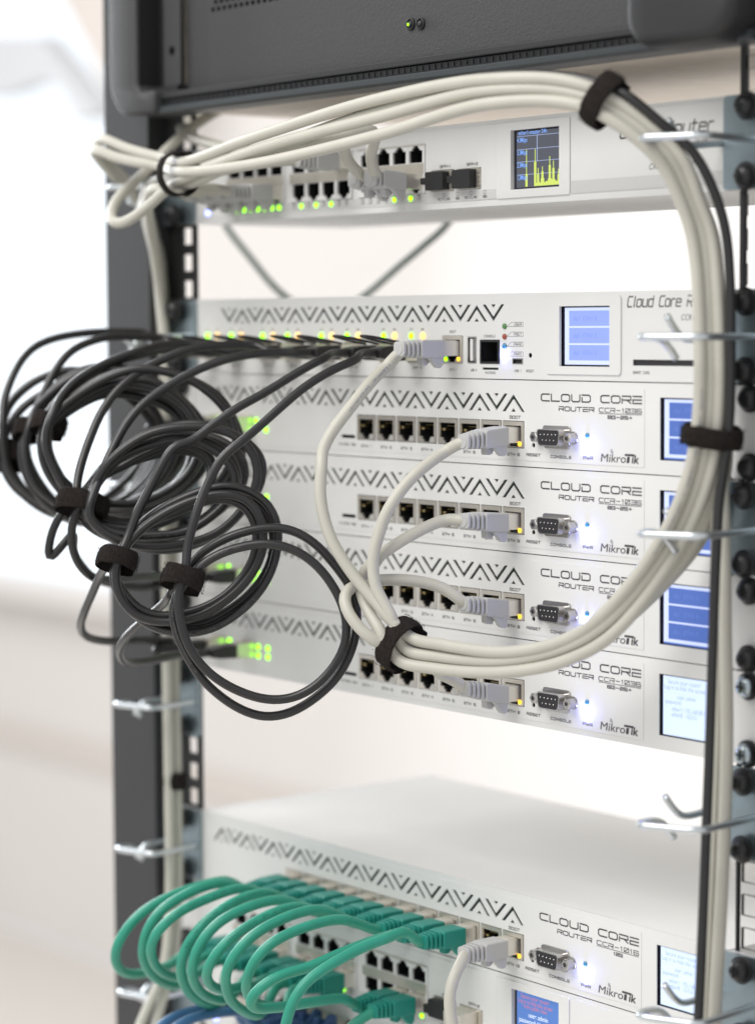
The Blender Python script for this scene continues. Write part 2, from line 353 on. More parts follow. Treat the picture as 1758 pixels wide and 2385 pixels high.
def serial_port(rt_, X, Z):
    """D-shaped 9 pin connector with two screw posts, centre (X, Z)"""
    def dsh(hw, ht, hb, sk, r=1.5):
        raw = [(-hw+sk, hb), (hw-sk, hb), (hw, ht), (-hw, ht)]; out = []
        n = 4
        for i, p in enumerate(raw):
            a = Vector(raw[i-1]); c = Vector(raw[(i+1)%4]); p = Vector(p); u = (a-p).normalized(); v = (c-p).normalized()
            for k in range(n+1):
                t = k/n; q = p+u*r*(1-t)**2+v*r*t**2; out.append((X+q.x, Z+q.y))
        return out
    b = B(); prism(b, rr(X-15.4, X+15.4, Z-6.1, Z+6.1, 1.6), -0.9, 0.4)
    # flange outline clipped to a lozenge like the pressed shell
    b.free(); b = B(); prism(b, dsh(10.6, 5.9, -5.9, 1.2, 2.4), -1.1, 0.4); prism(b, rr(X-15.2, X+15.2, Z-3.3, Z+3.3, 2.6), -0.8, 0.3)
    sp = obj('serial_port', b, 'nickel', rt_, bevel=0.25)
    o = dsh(8.6, 4.25, -4.25, 1.15, 2.0); i_ = dsh(8.1, 3.75, -3.75, 1.1, 1.8)
    obj('shell', sheet(o, [i_], -6.6, -0.8), 'nickel', sp)
    obj('insert', prism(B(), i_, -6.35, -1.0), 'db_black', sp)
    b = B()
    for k in range(5): lathe_y(b, X-5.5+k*2.76, Z+1.45, [(-6.2, .4), (-6.7, .38), (-6.85, .15)], 8)
    for k in range(4): lathe_y(b, X-4.15+k*2.76, Z-1.4, [(-6.2, .4), (-6.7, .38), (-6.85, .15)], 8)
    obj('pins', b, 'contact_gold' if False else 'nickel', sp)
    for sx in (-1, 1):
        b = B(); lathe_y(b, X+sx*12.5, Z, [(-0.6, 2.9), (-5.2, 2.9), (-5.6, 2.4), (-5.6, 1.3), (-3.5, 1.2), (-3.4, .2)], 6)
        obj('screw_post', b, 'nickel', sp)
def lcd(rt_, x0, x1, z0, z1, style):
    """display seen through its opening in the panel"""
    sc = obj('display', box(B(), x0-1, x1+1, 1.7, 3.0, z0-1, z1+1), 'screen_off', rt_)
    w, h = x1-x0, z1-z0
    def pl(name, a, b_, c, d, m, y=1.45): return obj(name, box(B(), x0+a*w, x0+b_*w, y, y+0.06, z0+c*h, z0+d*h), m, sc)
    if style in ('rows', 'rows_pale'):
        m = 'lcd_row' if style == 'rows' else 'lcd_row_pale'
        pl('backlight', .045, .985, .03, .975, 'lcd_pale')
        for a, c in ((.67, .925), (.385, .64), (.10, .355)): pl('screen_row', .135, .93, a, c, m, 1.35)
        if style == 'rows': pl('screen_row', .05, .98, .015, .045, m, 1.32)
        b = B()
        for a in (.72, .435, .15): text_into(b, 'sfp1  ETH1 0', x0+.22*w, z0+a*h+.04*h, 3.2, 1.25)
        obj('screen_text', b, 'lcd_text_deep' if style == 'rows' else 'lcd_text_pale', sc)
    elif style == 'login':
        pl('backlight', .04, .985, .02, .975, 'lcd_white')
        b = B()
        for s, a, c, al in (('Secure your router!', .13, .855, 'LEFT'), ('Log in to hide this screen.', .06, .765, 'LEFT'), ('user: admin', .30, .62, 'LEFT'), ('password:', .08, .53, 'LEFT'), ('ether1: 192.168.88.1', .2, .42, 'LEFT'), ('ether8:  10.0.0.1', .2, .33, 'LEFT')):
            text_into(b, s, x0+a*w, z0+c*h, 3.3, 1.30, al, 0.82)
        for i in range(22): box(b, x0+(.06+i*.04)*w, x0+(.085+i*.04)*w, 1.30, 1.33, z0+.705*h, z0+.708*h)
        obj('screen_text', b, 'lcd_text', sc)
    elif style == 'login_blue':
        pl('backlight', .05, .985, .02, .975, 'lcd_blue')
        b = B(); text_into(b, 'Secure your router!', x0+.14*w, z0+.87*h, 3.3, 1.3, 'LEFT', .82); text_into(b, 'Log in to hide this screen', x0+.08*w, z0+.78*h, 3.3, 1.3, 'LEFT', .78); text_into(b, 'from public view.', x0+.2*w, z0+.70*h, 3.3, 1.3, 'LEFT', .8)
        obj('screen_text', b, 'lcd_red', sc)
        b = B(); text_into(b, 'user: admin', x0+.30*w, z0+.56*h, 3.6, 1.3, 'LEFT', .9, off=.02); text_into(b, 'password: blank', x0+.1*w, z0+.44*h, 3.6, 1.3, 'LEFT', .9, off=.02); text_into(b, 'ether1 down', x0+.25*w, z0+.32*h, 3.6, 1.3, 'LEFT', .9, off=.02)
        obj('screen_text', b, 'lcd_lit', sc)
    elif style == 'graph':
        pl('backlight', .06, .985, .03, .97, 'lcd_dark')
        b = B()
        for c in (.885, .665, .455, .24): box(b, x0+.07*w, x0+.985*w, 1.35, 1.40, z0+c*h, z0+c*h+.28)
        box(b, x0+.48*w, x0+.495*w, 1.352, 1.40, z0+.45*h, z0+.9*h)
        obj('grid', b, 'lcd_line', sc)
        b = B()
        for s, c in (('4.3Mbps', .79), ('3.3Mbps', .58), ('2.3Mbps', .37), ('1.3Mbps', .16)): text_into(b, s, x0+.07*w, z0+c*h, 3.4, 1.28, 'LEFT', .68, off=.03)
        text_into(b, 'ether1-master 24h', x0+.10*w, z0+.915*h, 3.0, 1.28, 'LEFT', .95, off=.03)
        obj('screen_text', b, 'lcd_sky', sc)
        bars = [0]*60
        for c, hh, wd in ((12, .62, 1.2), (24, .62, 2.0), (28, .30, 2), (34, .32, 2.5), (44, .48, 2.2), (49, .40, 2.2), (59, .5, 2), (56, .26, 2)):
            for i in range(60):
                bars[i] = max(bars[i], hh*max(0, 1-abs(i-c)/wd)**.6 if abs(i-c) < wd else 0)
        for i in range(23, 60): bars[i] = max(bars[i], .05+.03*random.random())
        b = B()
        for i, v in enumerate(bars):
            if v > 0: box(b, x0+(.08+i*.015)*w, x0+(.095+i*.015)*w, 1.31, 1.34, z0+.04*h, z0+.04*h+v*h)
        obj('graph_bars', b, 'lcd_lime', sc)
def chassis(rt_, Z, depth=183, hw=221.0):
    b = B(); t = 1.2; z0, z1 = Z-43.9, Z-0.5
    box(b, -hw, hw, 1.7, depth, z1-t, z1); box(b, -hw, hw, 1.7, depth, z0, z0+t); box(b, -hw, -hw+t, 1.7, depth, z0+t, z1-t); box(b, hw-t, hw, 1.7, depth, z0+t, z1-t); box(b, -hw+t, hw-t, depth-t, depth, z0+t, z1-t)
    c = obj('chassis', b, 'case_white', rt_)
    obj('inside', box(B(), -hw+2, hw-2, 16, depth-3, z0+2, z1-2), 'vent_dark', rt_)
    return c
def router_thing(name, label, cat, U, group): return thing(name, label, cat, (0, 0, -(U+1)*P), group)
def ears(rt_, Z):
    for sx in (-1, 1):
        b = sheet(rr(min(sx*221.6, sx*241), max(sx*221.6, sx*241), Z-43.9, Z-0.5, 1.5, 3), [circ(sx*235.3, Z-6.35, 3.3), circ(sx*235.3, Z-38.1, 3.3)], 0.0, 1.6); obj('mounting_ear', b, 'case_white', rt_)
def logo(bm_thin, bm_bold, x0, z0, k=1.0):
    text_into(bm_thin, 'Mikro', x0, z0, 5.9*k, -0.42, 'LEFT', 1.30, 0.12, 0.0)
    text_into(bm_bold, 'ik', x0+22.4*k, z0, 5.9*k, -0.42, 'LEFT', 1.2, 0.12, 0.10)
    for q in ([(18.0, 4.5), (24.6, 4.5), (24.4, 3.5), (17.8, 3.5)], [(19.6, 3.1), (21.4, 3.1), (20.9, 0), (19.1, 0)]):
        vs = [bm_bold.verts.new((x0+a*k, -0.42-0.002*len(q), z0+c*k)) for a, c in q]; f = bm_bold.faces.new(vs); f.normal_update()
        if f.normal.y > 0: f.normal_flip()
    for r0, r1 in ((1.0, 1.35), (1.9, 2.25)):   # little radio waves over the i
        for a in range(3):
            t0, t1 = math.radians(-5+a*25), math.radians(20+a*25); cx, cz = x0+7.2*k, z0+4.5*k
            vs = [bm_thin.verts.new((cx+r*math.cos(t)*k, -0.43, cz+r*math.sin(t)*k)) for r, t in ((r0,t0),(r1,t0),(r1,t1),(r0,t1))]; f = bm_thin.faces.new(vs); f.normal_update()
            if f.normal.y > 0: f.normal_flip()

GRP_R = 'routers in the rack'
def core_router(U, label, style, nports, model, sub, first, dx=0.0, lit_sfp=True, full=False):
    Z = -U*P; r = router_thing('network_router', label, 'router', U, GRP_R)
    holes, ovh = [], []
    for k in range(11):
        for p in a_glyph(69.2+dx-26.5*k, Z-7.4, Z-16.4): holes.append(p)
        if k < 10:
            for p in a_glyph(56.0+dx-26.5*k, Z-7.2, Z-16.2, -1): holes.append(p)
    xs = [first+17.45*k for k in range(nports)]
    for x in xs: holes.append(rect(x-0.3, x+16.3, Z-35.0, Z-21.0))
    holes.append(circ(84.6+dx, Z-33.1, 1.25))
    scr = rect(174.8+dx, 211+dx, Z-37.2, Z-7.1)
    cages = []
    if nports == 8:
        cages = [(-204, -190), (-173.5, -159.5)]
        for a, b_ in cages: holes.append(rect(a, b_, Z-34, Z-24))
    holes.append(rect(first-14.6, first-2.2, Z-34.4, Z-32.5)) if nports == 8 else None
    fp = obj('front_panel', sheet(rr(-221, 221, Z-44.2, Z-0.25, .6, 2), holes+[scr], 0.0, 0.5), 'panel_white', r)
    obj('vent_shade', box(B(), -212, 160+dx if nports == 12 else 85, .55, 1.1, Z-17.6, Z-6.2), 'vent_dark', r)  # dark strip added so the slots look as deep in shade as the inside
    ov = [h for h in holes if min(q[0] for q in h) > -214.5]
    obj('label_plate', sheet(rr(-215, 164.4+dx, Z-41.2, Z-3.0, .4, 2), ov, -0.25, -0.001), 'panel_white', r)
    ears(r, Z); chassis(r, Z)
    for i, x in enumerate(xs): jack(r, Z, x, -21.3, 'lit' if i == nports-1 else None)
    for i, (a, b_) in enumerate(cages):
        c = obj('sfp_cage', sheet(rect(a, b_, Z-34, Z-24), [rect(a+.7, b_-.7, Z-33.3, Z-24.7)], -0.8, 14), 'sfp_metal', r)
        obj('socket', cavity(rect(a+.7, b_-.7, Z-33.3, Z-24.7), 0.4, 20), 'socket_black', c)
    if cages:
        for x in (-147.3, -157.0):
            led(r, x, Z-27.0, 1.7, 'led_green', 1.3); led(r, x, Z-32.1, 1.7, 'led_green', 1.3)
        led(r, -186.5, Z-26.5, 1.9, 'led_green', 1.3)
    serial_port(r, 102.4+dx, Z-28.5)
    led(r, 124.6+dx, Z-26.9, 1.45, 'led_off_blue', 1.2); led(r, 124.6+dx, Z-32.0, 1.6, 'led_blue', 2.4)
    t = B(); s = B(); bold = B()
    strokes(t, 'CLOUD CORE', 90.6+dx, 162.6+dx, Z-10.3, Z-6.9, .66, .26, -.40)
    strokes(t, 'ROUTER', 103.8+dx, 129.2+dx, Z-15.0, Z-13.0, .42, .26, -.40); strokes(t, model, 133+dx, 162.6+dx, Z-15.0, Z-13.0, .34, .26, -.40)
    box(t, 132.8+dx, 162.7+dx, -.40, -.38, Z-15.85, Z-15.6)
    strokes(t, sub, (139.2 if len(sub) > 3 else 145)+dx, (156.2 if len(sub) > 3 else 151.3)+dx, Z-18.1, Z-16.7, .38, .3, -.40)
    strokes(s, 'BOOT', 66.6+dx, 74.8+dx, Z-19.9, Z-18.5, .28, .35, -.40)
    strokes(s, 'RESET', 79.4+dx, 89.8+dx, Z-38.6, Z-37.4, .3, .4, -.40); strokes(s, 'CONSOLE', 97.7+dx, 112.8+dx, Z-38.9, Z-37.7, .28, .4, -.40); strokes(s, 'PWR', 121.6+dx, 128.4+dx, Z-38.7, Z-37.4, .3, .4, -.40)
    for i, x in enumerate(xs): strokes(s, 'ETH %d' % (i+1), x+3.6, x+12.8, Z-38.9, Z-37.7, .28, .4, -.40)
    if nports == 8: strokes(s, 'MICRO SD', first-16.6, first-1.6, Z-38.4, Z-37.3, .25, .35, -.40)
    logo(s, bold, 133.6+dx, Z-39.4, .98)
    obj('lettering', t, 'ink', r); obj('lettering', s, 'ink_soft', r); obj('lettering', bold, 'ink', r)
    lcd(r, 174.8+dx, 211+dx, Z-37.2, Z-7.1, style)
    return r, xs

# ------------------------------------------------------------------ cables and their plugs
def rj45(parent, X, Z, boot, yb=3.0, fin=True, up=False, tilt=0.0, ribs=4):
    """shielded plug pushed straight into a jack centred on (X, Z); boot runs towards -y"""
    f = -1 if up else 1
    pl = obj('plug', prism_x(B(), [(-10.5+yb, Z+4.6), (-10.5+yb, Z-4.9), (-24+yb, Z-4.9), (-26+yb, Z-3.9), (-26+yb, Z+4.0), (-24+yb, Z+4.6)], X-5.9, X+5.9), boot, parent, bevel=0.7)
    b = B(); box(b, X-5.7, X+5.7, -11+yb, 4+yb, Z-3.9, Z+3.9); box(b, X-4.4, X+4.4, -10.9+yb, -1.5+yb, Z+3.9, Z+4.25)
    obj('plug_shell', b, 'plug_metal', pl, bevel=0.4)
    b = B(); yy = -26.0+yb
    for k in range(ribs):
        r = 5.0-k*.30; yk = yy-.9-k*2.7
        prism(b, rr(X-r-.3, X+r+.3, Z-r*.93, Z+r*.93, 2.2), yk-1.6, yk)
    lathe_y(b, X, Z, [(yy+1, 3.5), (yy-2.7*ribs+.2, 3.3), (yy-2.7*ribs-.2, 3.3)], 16)
    obj('strain_relief', b, boot, pl, bevel=0.3)
    if fin:
        pts = [(-11+yb, Z-f*4.4), (-10.8+yb, Z-f*8.6), (-12.5+yb, Z-f*10.3), (-15.2+yb, Z-f*10.0), (-17.5+yb, Z-f*7.4), (-20.5+yb, Z-f*4.4)]
        obj('latch_guard', prism_x(B(), pts, X+2.2, X+5.2), boot, pl, bevel=0.5)
        pts2 = [(-15+yb, Z-f*4.6), (-20.5+yb, Z-f*9.0), (-23.2+yb, Z-f*8.6), (-23.6+yb, Z-f*4.6)]
        obj('latch_guard', prism_x(B(), [(y+1.5, z) for y, z in pts2], X-3.2, X+1.2), boot, pl, bevel=0.4)
    if tilt:   # the boot is pulled up or down by its cable
        for o in [pl]+list(pl.children):
            for v in o.data.vertices:
                yw = v.co.y/S + ORG[parent.name].y
                if yw < -8: v.co.z += tilt*(-8-yw)*S
def cable(name, label, cat, pts, r, m, group=None, prints=(), step=3.0, sides=14):
    t = thing(name, label, cat, pts[0], group)
    ln = spline(pts, step); obj('jacket', tube(B(), ln, r, sides), m, t, smooth=True)
    for q in prints: jacket_print(t, ln, r, *q)
    return t
def jacket_print(parent, line, r, a, b, m, side=0.0, pitch=1.5, size=1.5):
    """small printed characters along part of a jacket, on the side that faces out of the rack"""
    bm = B(); acc = 0.0; nxt = 0.0
    rnd = random.Random(int(a*1000)+len(line))
    i0, i1 = int(a*len(line)), int(b*len(line))
    for i in range(i0, i1-1):
        p, q = line[i], line[i+1]; t = (q-p); L = t.length; t.normalize()
        w = t.cross(CAM-p).normalized(); nrm = w.cross(t).normalized()
        while nxt < acc+L:
            c = p+t*(nxt-acc); nxt += pitch*(3.0 if rnd.random() < .14 else 1.0)
            for seg in range(rnd.choice((2, 3, 3))):
                du = rnd.uniform(-.32, .32)*size*.62; horiz = rnd.random() < .45
                hw, hh = (.30*size, .10*size) if horiz else (.10*size, .42*size)
                dv = rnd.uniform(-.4, .4)*size if horiz else 0.0
                vs = []
                for sx, sy in ((-1,-1),(1,-1),(1,1),(-1,1)):
                    ang = (dv+sy*hh)/r+side
                    d = (nrm*math.cos(ang)+w*math.sin(ang))*(r+.035+.004*seg)
                    vs.append(bm.verts.new(c+t*(du+sx*hw)+d))
                bm.faces.new(vs)
        acc += L
    obj('printed_text', bm, m, parent)
V = Vector
K = 1758/1652
def s(x, y, d): return at_d(x*K, y*K, d)
def crop(x0, y0, sc):
    return lambda x, y, d: at_d(x0+x/sc, y0+y/sc, d)
def cropX(x0, y0, sc):
    return lambda x, y, X: at_x(x0+x/sc, y0+y/sc, X)
def dep(X, Y, Z): return (RM @ (V((X, Y, Z))-CAM))[2]

# ------------------------------------------------------------------ switches with stacked ports
def switch(U, label, style, leds, group, txt):
    Z = -U*P; r = router_thing('network_switch', label, 'switch', U, group)
    blocks = [(-185.2, -127.0), (-122.1, -64.0), (-58.9, -0.7)]
    holes = [rect(a, b_, Z-35.2, Z-9.0) for a, b_ in blocks]
    sf = [rect(4.0, 22.6, Z-35, Z-23.6), rect(25.8, 44.4, Z-35, Z-23.8)]
    scr = rect(67.9, 104.2, Z-36.6, Z-6.6)
    obj('front_panel', sheet(rr(-221, 221, Z-44.1, Z-.4, .6, 2), holes+sf+[scr], 0.0, 1.6), 'panel_white', r)
    obj('label_plate', sheet(rr(-215.5, 56.2, Z-40.6, Z-2.6, .4, 2), [rect(-185.3, -0.6, Z-40.0, Z-9.0)]+sf, -.4, -.001), 'panel_white', r)
    obj('display_frame', sheet(rr(56.7, 111.9, Z-40.7, Z-2.6, 1.0, 3), [scr], -.8, -.001), 'panel_white', r, bevel=0.0)
    obj('label_plate', sheet(rr(112.4, 217, Z-40.5, Z-2.4, .4, 2), [], -.4, -.001), 'panel_white', r)
    for x0, x1, y0, y1, z0, z1 in ((112.6, 216.8, -.5, -.402, -40.3, -34.3), (-0.5, 56, -.5, -.402, -40.4, -35.6), (-185, -.8, -.3, -.01, -39.9, -35.6)): obj('grey_band', box(B(), x0, x1, y0, y1, Z+z0, Z+z1), 'band_grey', r)
    chassis(r, Z, 115); ears(r, Z)
    for a, b_ in blocks:
        hs = []
        for k in range(4):
            x0 = a+3.2+13.9*k; x1 = x0+11.2; c = (x0+x1)/2
            zt = Z-9.9; hs.append([(x0, zt-9.0), (x1, zt-9.0), (x1, zt-2.4), (c+3.3, zt-2.4), (c+3.3, zt-1.1), (c+2.0, zt-1.1), (c+2.0, zt), (c-2.0, zt), (c-2.0, zt-1.1), (c-3.3, zt-1.1), (c-3.3, zt-2.4), (x0, zt-2.4)])
            zb = Z-34.9; hs.append([(x0, zb+9.8), (x0, zb+2.4), (c-3.3, zb+2.4), (c-3.3, zb+1.1), (c-2, zb+1.1), (c-2, zb), (c+2, zb), (c+2, zb+1.1), (c+3.3, zb+1.1), (c+3.3, zb+2.4), (x1, zb+2.4), (x1, zb+9.8)])
        pb = obj('port_block', sheet(rect(a+.2, b_-.2, Z-35.1, Z-9.1), hs, -.9, .6), 'case_white', r)
        for h in hs: obj('socket', cavity(h, 0.3, 13), 'socket_black', pb)
        obj('shield', box(B(), a+1, b_-1, -1.3, -.92, Z-24.7, Z-19.3), 'jack_metal', pb)
        obj('shield', box(B(), a+1, b_-1, -1.5, -.92, Z-9.7, Z-9.15), 'jack_metal', pb)
    for i, h in enumerate(sf):
        x0, x1 = h[0][0], h[1][0]
        c = obj('sfp_cage', sheet([(x0+.2, Z-34.8), (x1-.2, Z-34.8), (x1-.2, Z-24), (x0+.2, Z-24)], [rect(x0+1, x1-3.2, Z-34.2, Z-24.7)], -.9, 14), 'sfp_metal', r)
        obj('socket', cavity(rect(x0+1, x1-3.2, Z-34.2, Z-24.7), -.2, 12), 'socket_black', c)
        b = B(); prism(b, rr(x0+.8, x1-3.4, Z-34.3, Z-24.6, .8, 2), -5.5, 1)
        if U == 0:
            box(b, x0-3.4, x0+.8, -5.2, -1.0, Z-31, Z-27.6); obj('dust_plug', b, 'socket_black', c, bevel=.3)
        elif i == 1:
            prism(b, rect(x0+1, x1-3.6, Z-34.0, Z-24.9), -13, -5); obj('sfp_module', b, 'sfp_metal', c, bevel=.4)
        else:
            box(b, x0-3.4, x0+.8, -5.2, -1.0, Z-33, Z-28.6); obj('dust_plug', b, 'socket_black', c, bevel=.3)
        b = B()
        for k in range(4): box(b, x1-2.8, x1-.6, -1.3, -.92, Z-26.4-k*2.2, Z-25.2-k*2.2)
        obj('spring_finger', b, 'sfp_metal', c)
    for k in range(24):
        blk, j = divmod(k, 8); x = blocks[blk][0]+3.9+6.95*j; on = round(x, 1) and any(abs(x-q) < 3.3 for q in leds)
        if on: led(r, x, Z-37.5, 1.45, 'led_green', 1.3)
        else:
            b = B(); box(b, x-1.2, x+1.2, -.75, -.42, Z-38.6, Z-36.4); obj('led', b, 'led_off', r)
    led(r, -204.3, Z-37.7, 1.7, 'led_pale', 1.5)
    t = B(); q = B()
    for i, x in enumerate((4.0, 25.8)):
        strokes(t, 'SFP+%d' % (i+1), x+7.4, x+16, Z-22.6, Z-21.3, .28, .35, -.5)
        for dx in (10.6, 21.6):
            for a in (rect(x+dx-1, x+dx+1, Z-37.9, Z-37.7), rect(x+dx-1, x+dx+1, Z-36.0, Z-35.8), rect(x+dx-1, x+dx-.8, Z-37.7, Z-36), rect(x+dx+.8, x+dx+1, Z-37.7, Z-36)): prism(t, a, -.56, -.52)
        strokes(t, 'ACT/LINK', x+5.8, x+15.6, Z-39.6, Z-38.5, .24, .3, -.56); strokes(t, '10G', x+20, x+23.2, Z-39.6, Z-38.5, .24, .3, -.56)
    for k in range(24):
        blk, j = divmod(k, 8); x = blocks[blk][0]+3.9+6.95*j; strokes(t, '%d' % (k+1), x-1.0, x+1.0, Z-36.25, Z-35.75, .16, .3, -.5)
    if txt:
        italic(q, 'Cloud Router', 147.2, 209, Z-15.6, Z-9.9, .85, -.45); text_into(q, 'Switch', 189.4, Z-22.6, 6.2, -.45, 'LEFT', 1.0, .22, .03)
        text_into(q, 'CRS226-24G-2S+RM', 167.0, Z-31.6, 4.0, -.45, 'LEFT', .92, .2, .0)
    obj('lettering', t, 'ink_soft', r)
    if txt: obj('lettering', q, 'ink', r)
    else: q.free()
    lcd(r, 67.9, 104.2, Z-36.6, Z-6.6, style)
    return r
GRP_S = 'switches with two rows of ports'
switch(0, 'white switch with a lit traffic graph screen just under the black server', 'graph', (-174.3,-166.4,-160.1,-153.4,-146.7,-139,-131.9,-111.4,-97.3,-83.3,-25.6,-11.7), GRP_S, True)
switch(10, 'white switch with a blue screen full of red and white text, second lowest unit', 'login_blue', (-8.9,-22,-50,-78,-92,-106,-140,-160), GRP_S, False)
switch(11, 'lowest white switch, mostly below the frame, holding the blue cables', 'graph', (-120,-100,-60,-30), GRP_S, False)

# ------------------------------------------------------------------ the routers with chevron vents
core_router(3, 'white router with blue menu screen, uppermost of the four alike in the stack', 'rows', 8, 'CCR-1036', '8G-2S+', -60.9, full=True)
core_router(4, 'white router with blue menu screen, second from top of the four alike', 'rows', 8, 'CCR-1036', '8G-2S+', -60.9)
core_router(5, 'white router with blue menu screen, third of four, behind the lower beige loop', 'rows', 8, 'CCR-1036', '8G-2S+', -60.9)
core_router(6, 'white router with pale login screen, bottom of the four stacked together', 'login', 8, 'CCR-1036', '8G-2S+', -60.9)
core_router(9, 'white router with twelve ports in one row full of green plugs', 'login', 12, 'CCR-1016', '12G', -131.2, dx=-1.0)

# the router with eight fibre cages
def fibre_router(U):
    Z = -U*P; r = router_thing('network_router', 'white router with black cables, orange lights and a pale blue screen', 'router', U, GRP_R)
    holes = []
    for k in range(10):
        if k < 9:
            for p in a_glyph(40.2-26.4*k, Z-6.0, Z-14.6): holes.append(p)
        for p in a_glyph(53.4-26.4*k, Z-5.8, Z-14.6, -1): holes.append(p)
    cages = [-8.5, -32.4, -64.7, -88.6, -120.6, -145.0, -176.6, -201.0]
    for x in cages: holes.append(rect(x-7.4, x+7.4, Z-36.6, Z-25.2))
    holes += [rect(12.6, 29.2, Z-36.4, Z-21.8), rect(33.4, 39.9, Z-36.2, Z-22.4), rect(43.0, 58.4, Z-36.5, Z-24.0), rect(44.9, 57.3, Z-39.6, Z-38.4), rect(68.3, 76.4, Z-36.5, Z-33.5), circ(81.9, Z-31.9, 1.3), rect(156.2, 205, Z-36.4, Z-33.5)]
    scr = rect(104.5, 140.7, Z-37.2, Z-7.3)
    obj('front_panel', sheet(rr(-221, 221, Z-44.2, Z-.25, .6, 2), holes+[scr], 0, 0.6), 'panel_white', r)
    obj('vent_shade', box(B(), -212, 66, .65, 1.2, Z-15.6, Z-5.0), 'vent_dark', r)  # same added dark strip, shade behind the slots given as colour
    obj('display_frame', sheet(rr(94, 148.4, Z-41.2, Z-2.2, 2.0, 4), [scr], -.9, -.001), 'panel_white', r)
    chassis(r, Z); ears(r, Z)
    for x in cages:
        c = obj('sfp_cage', sheet(rect(x-7.3, x+7.3, Z-36.5, Z-25.3), [rect(x-6.6, x+6.6, Z-35.8, Z-26)], -1.2, 14), 'sfp_metal', r); obj('socket', cavity(rect(x-6.6, x+6.6, Z-35.8, Z-26), 0, 18), 'socket_black', c)
    for g, o in ((-37.2,-27.6),(-13.4,-3.5),(-69.8,-59.6),(-93.5,-83.7),(-125.6,-115.7),(-150,-139.8),(-181.7,-171.6),(-206.2,-196.2)):
        led(r, g, Z-22, 1.75, 'led_green', 1.5, .8); led(r, o, Z-22, 2.0, 'led_orange', 1.6, .9)
    p = obj('network_port', sheet(rr(12.8, 29.0, Z-36.3, Z-21.9, .4, 2), [jack_hole_down(12.8, 16.2, Z-21.9, Z-36.3)], -.6, .9), 'jack_metal', r); obj('socket', cavity(jack_hole_down(12.8, 16.2, Z-21.9, Z-36.3), .3, 12), 'socket_black', p)
    for x, m in ((16.0, 'led_green'), (26.2, 'led_amber')):
        b = B(); lathe_y(b, x, Z-34.2, [(-.5, 1.2), (-1.0, 1.1), (-1.3, .5)], 12); obj('led', b, m, p, smooth=True)
    u = obj('usb_port', sheet(rect(33.5, 39.8, Z-36.1, Z-22.5), [rect(34.1, 39.2, Z-35.5, Z-23.1)], -.6, 8), 'nickel', r); obj('tongue', box(B(), 35.0, 37.2, -.1, 8, Z-35, Z-23.6), 'case_white', u)
    c = obj('console_port', sheet(rect(43.1, 58.3, Z-36.4, Z-24.1), [rect(44.2, 57.2, Z-35.4, Z-25.2)], -.4, .9), 'socket_black', r); obj('socket', cavity(rect(44.2, 57.2, Z-35.4, Z-25.2), .3, 10), 'db_black', c)
    obj('card_slot', box(B(), 156.3, 204.9, 0.9, 5, Z-36.3, Z-33.6), 'db_black', r); obj('card_slot', box(B(), 45, 57.2, .6, 5, Z-39.5, Z-38.5), 'vent_dark', r)
    u = obj('micro_usb_port', sheet(rect(68.5, 76.2, Z-36.4, Z-33.6), [rect(69, 75.7, Z-36, Z-34)], -.3, 5), 'nickel', r); obj('socket', box(B(), 69.2, 75.5, 1.2, 5, Z-35.9, Z-34.1), 'socket_black', u)
    for z, m in ((-17.1, 'led_off_green'), (-22.4, 'led_off_red'), (-27.2, 'led_off_blue'), (-32.0, 'led_blue')): led(r, 62.4, Z+z, 1.5, m, 1.2)
    t = B(); q = B()
    for z, w in ((-16.1, 'USER'), (-21.1, 'FAULT'), (-26.2, 'PWR2'), (-31.2, 'PWR1')):
        strokes(t, w, 69.6, 75.2, Z+z-.7, Z+z+.55, .22, .35, -.03)
        pts = [(64.0, Z+z-1.2), (67.4, Z+z+1.0), (76.4, Z+z+1.0), (76.4, Z+z-1.2), (64.0, Z+z-1.2)]
        for a, b_ in zip(pts, pts[1:]):
            d = (Vector(b_)-Vector(a)).normalized(); n = Vector((-d.y, d.x))*.09; prism(t, [tuple(Vector(a)+n), tuple(Vector(a)-n), tuple(Vector(b_)-n), tuple(Vector(b_)+n)], -.05, -.02)
    strokes(t, 'BOOT', 18.6, 23.6, Z-20.4, Z-19.3, .22, .35, -.03); strokes(t, 'CONSOLE', 46.2, 54.8, Z-22.7, Z-21.6, .22, .35, -.03); strokes(t, 'ETH 1', 18.4, 23.8, Z-40.4, Z-39.3, .22, .35, -.03)
    strokes(t, 'USB 2', 35.4, 40.2, Z-40.4, Z-39.3, .22, .35, -.03); strokes(t, 'MICROSD', 47, 55, Z-41.6, Z-40.6, .2, .35, -.03); strokes(t, 'USB 1', 69.8, 75, Z-40.4, Z-39.3, .22, .35, -.03); strokes(t, 'RESET', 78.8, 84.8, Z-40.4, Z-39.3, .22, .35, -.03)
    strokes(t, 'SMART CARD', 156.3, 167.6, Z-40.4, Z-39.2, .22, .35, -.03)
    for i, x in enumerate(cages[::-1]): strokes(t, 'SFP %d' % (i+1), x-3.5, x+3.5, Z-39.6, Z-38.5, .22, .35, -.03); strokes(t, 'ACT', x-6.4, x-3.6, Z-18.9, Z-18.1, .18, .35, -.03); strokes(t, '10G', x+2.9, x+5.6, Z-18.9, Z-18.1, .18, .35, -.03)
    italic(q, 'Cloud Core Router', 152.2, 214, Z-8.0, Z-3.1, .72, -.03); text_into(q, 'CCR1072-1G-8S+', 188.4, Z-14.6, 3.9, -.03, 'LEFT', .9, .2, 0); text_into(q, '72 core', 196, Z-26, 3.9, -.03, 'LEFT', .9, .2, 0)
    obj('lettering', t, 'ink_soft', r); obj('lettering', q, 'ink', r)
    lcd(r, 104.5, 140.7, Z-37.2, Z-7.3, 'rows_pale')
    return cages
CAGES = fibre_router(2)

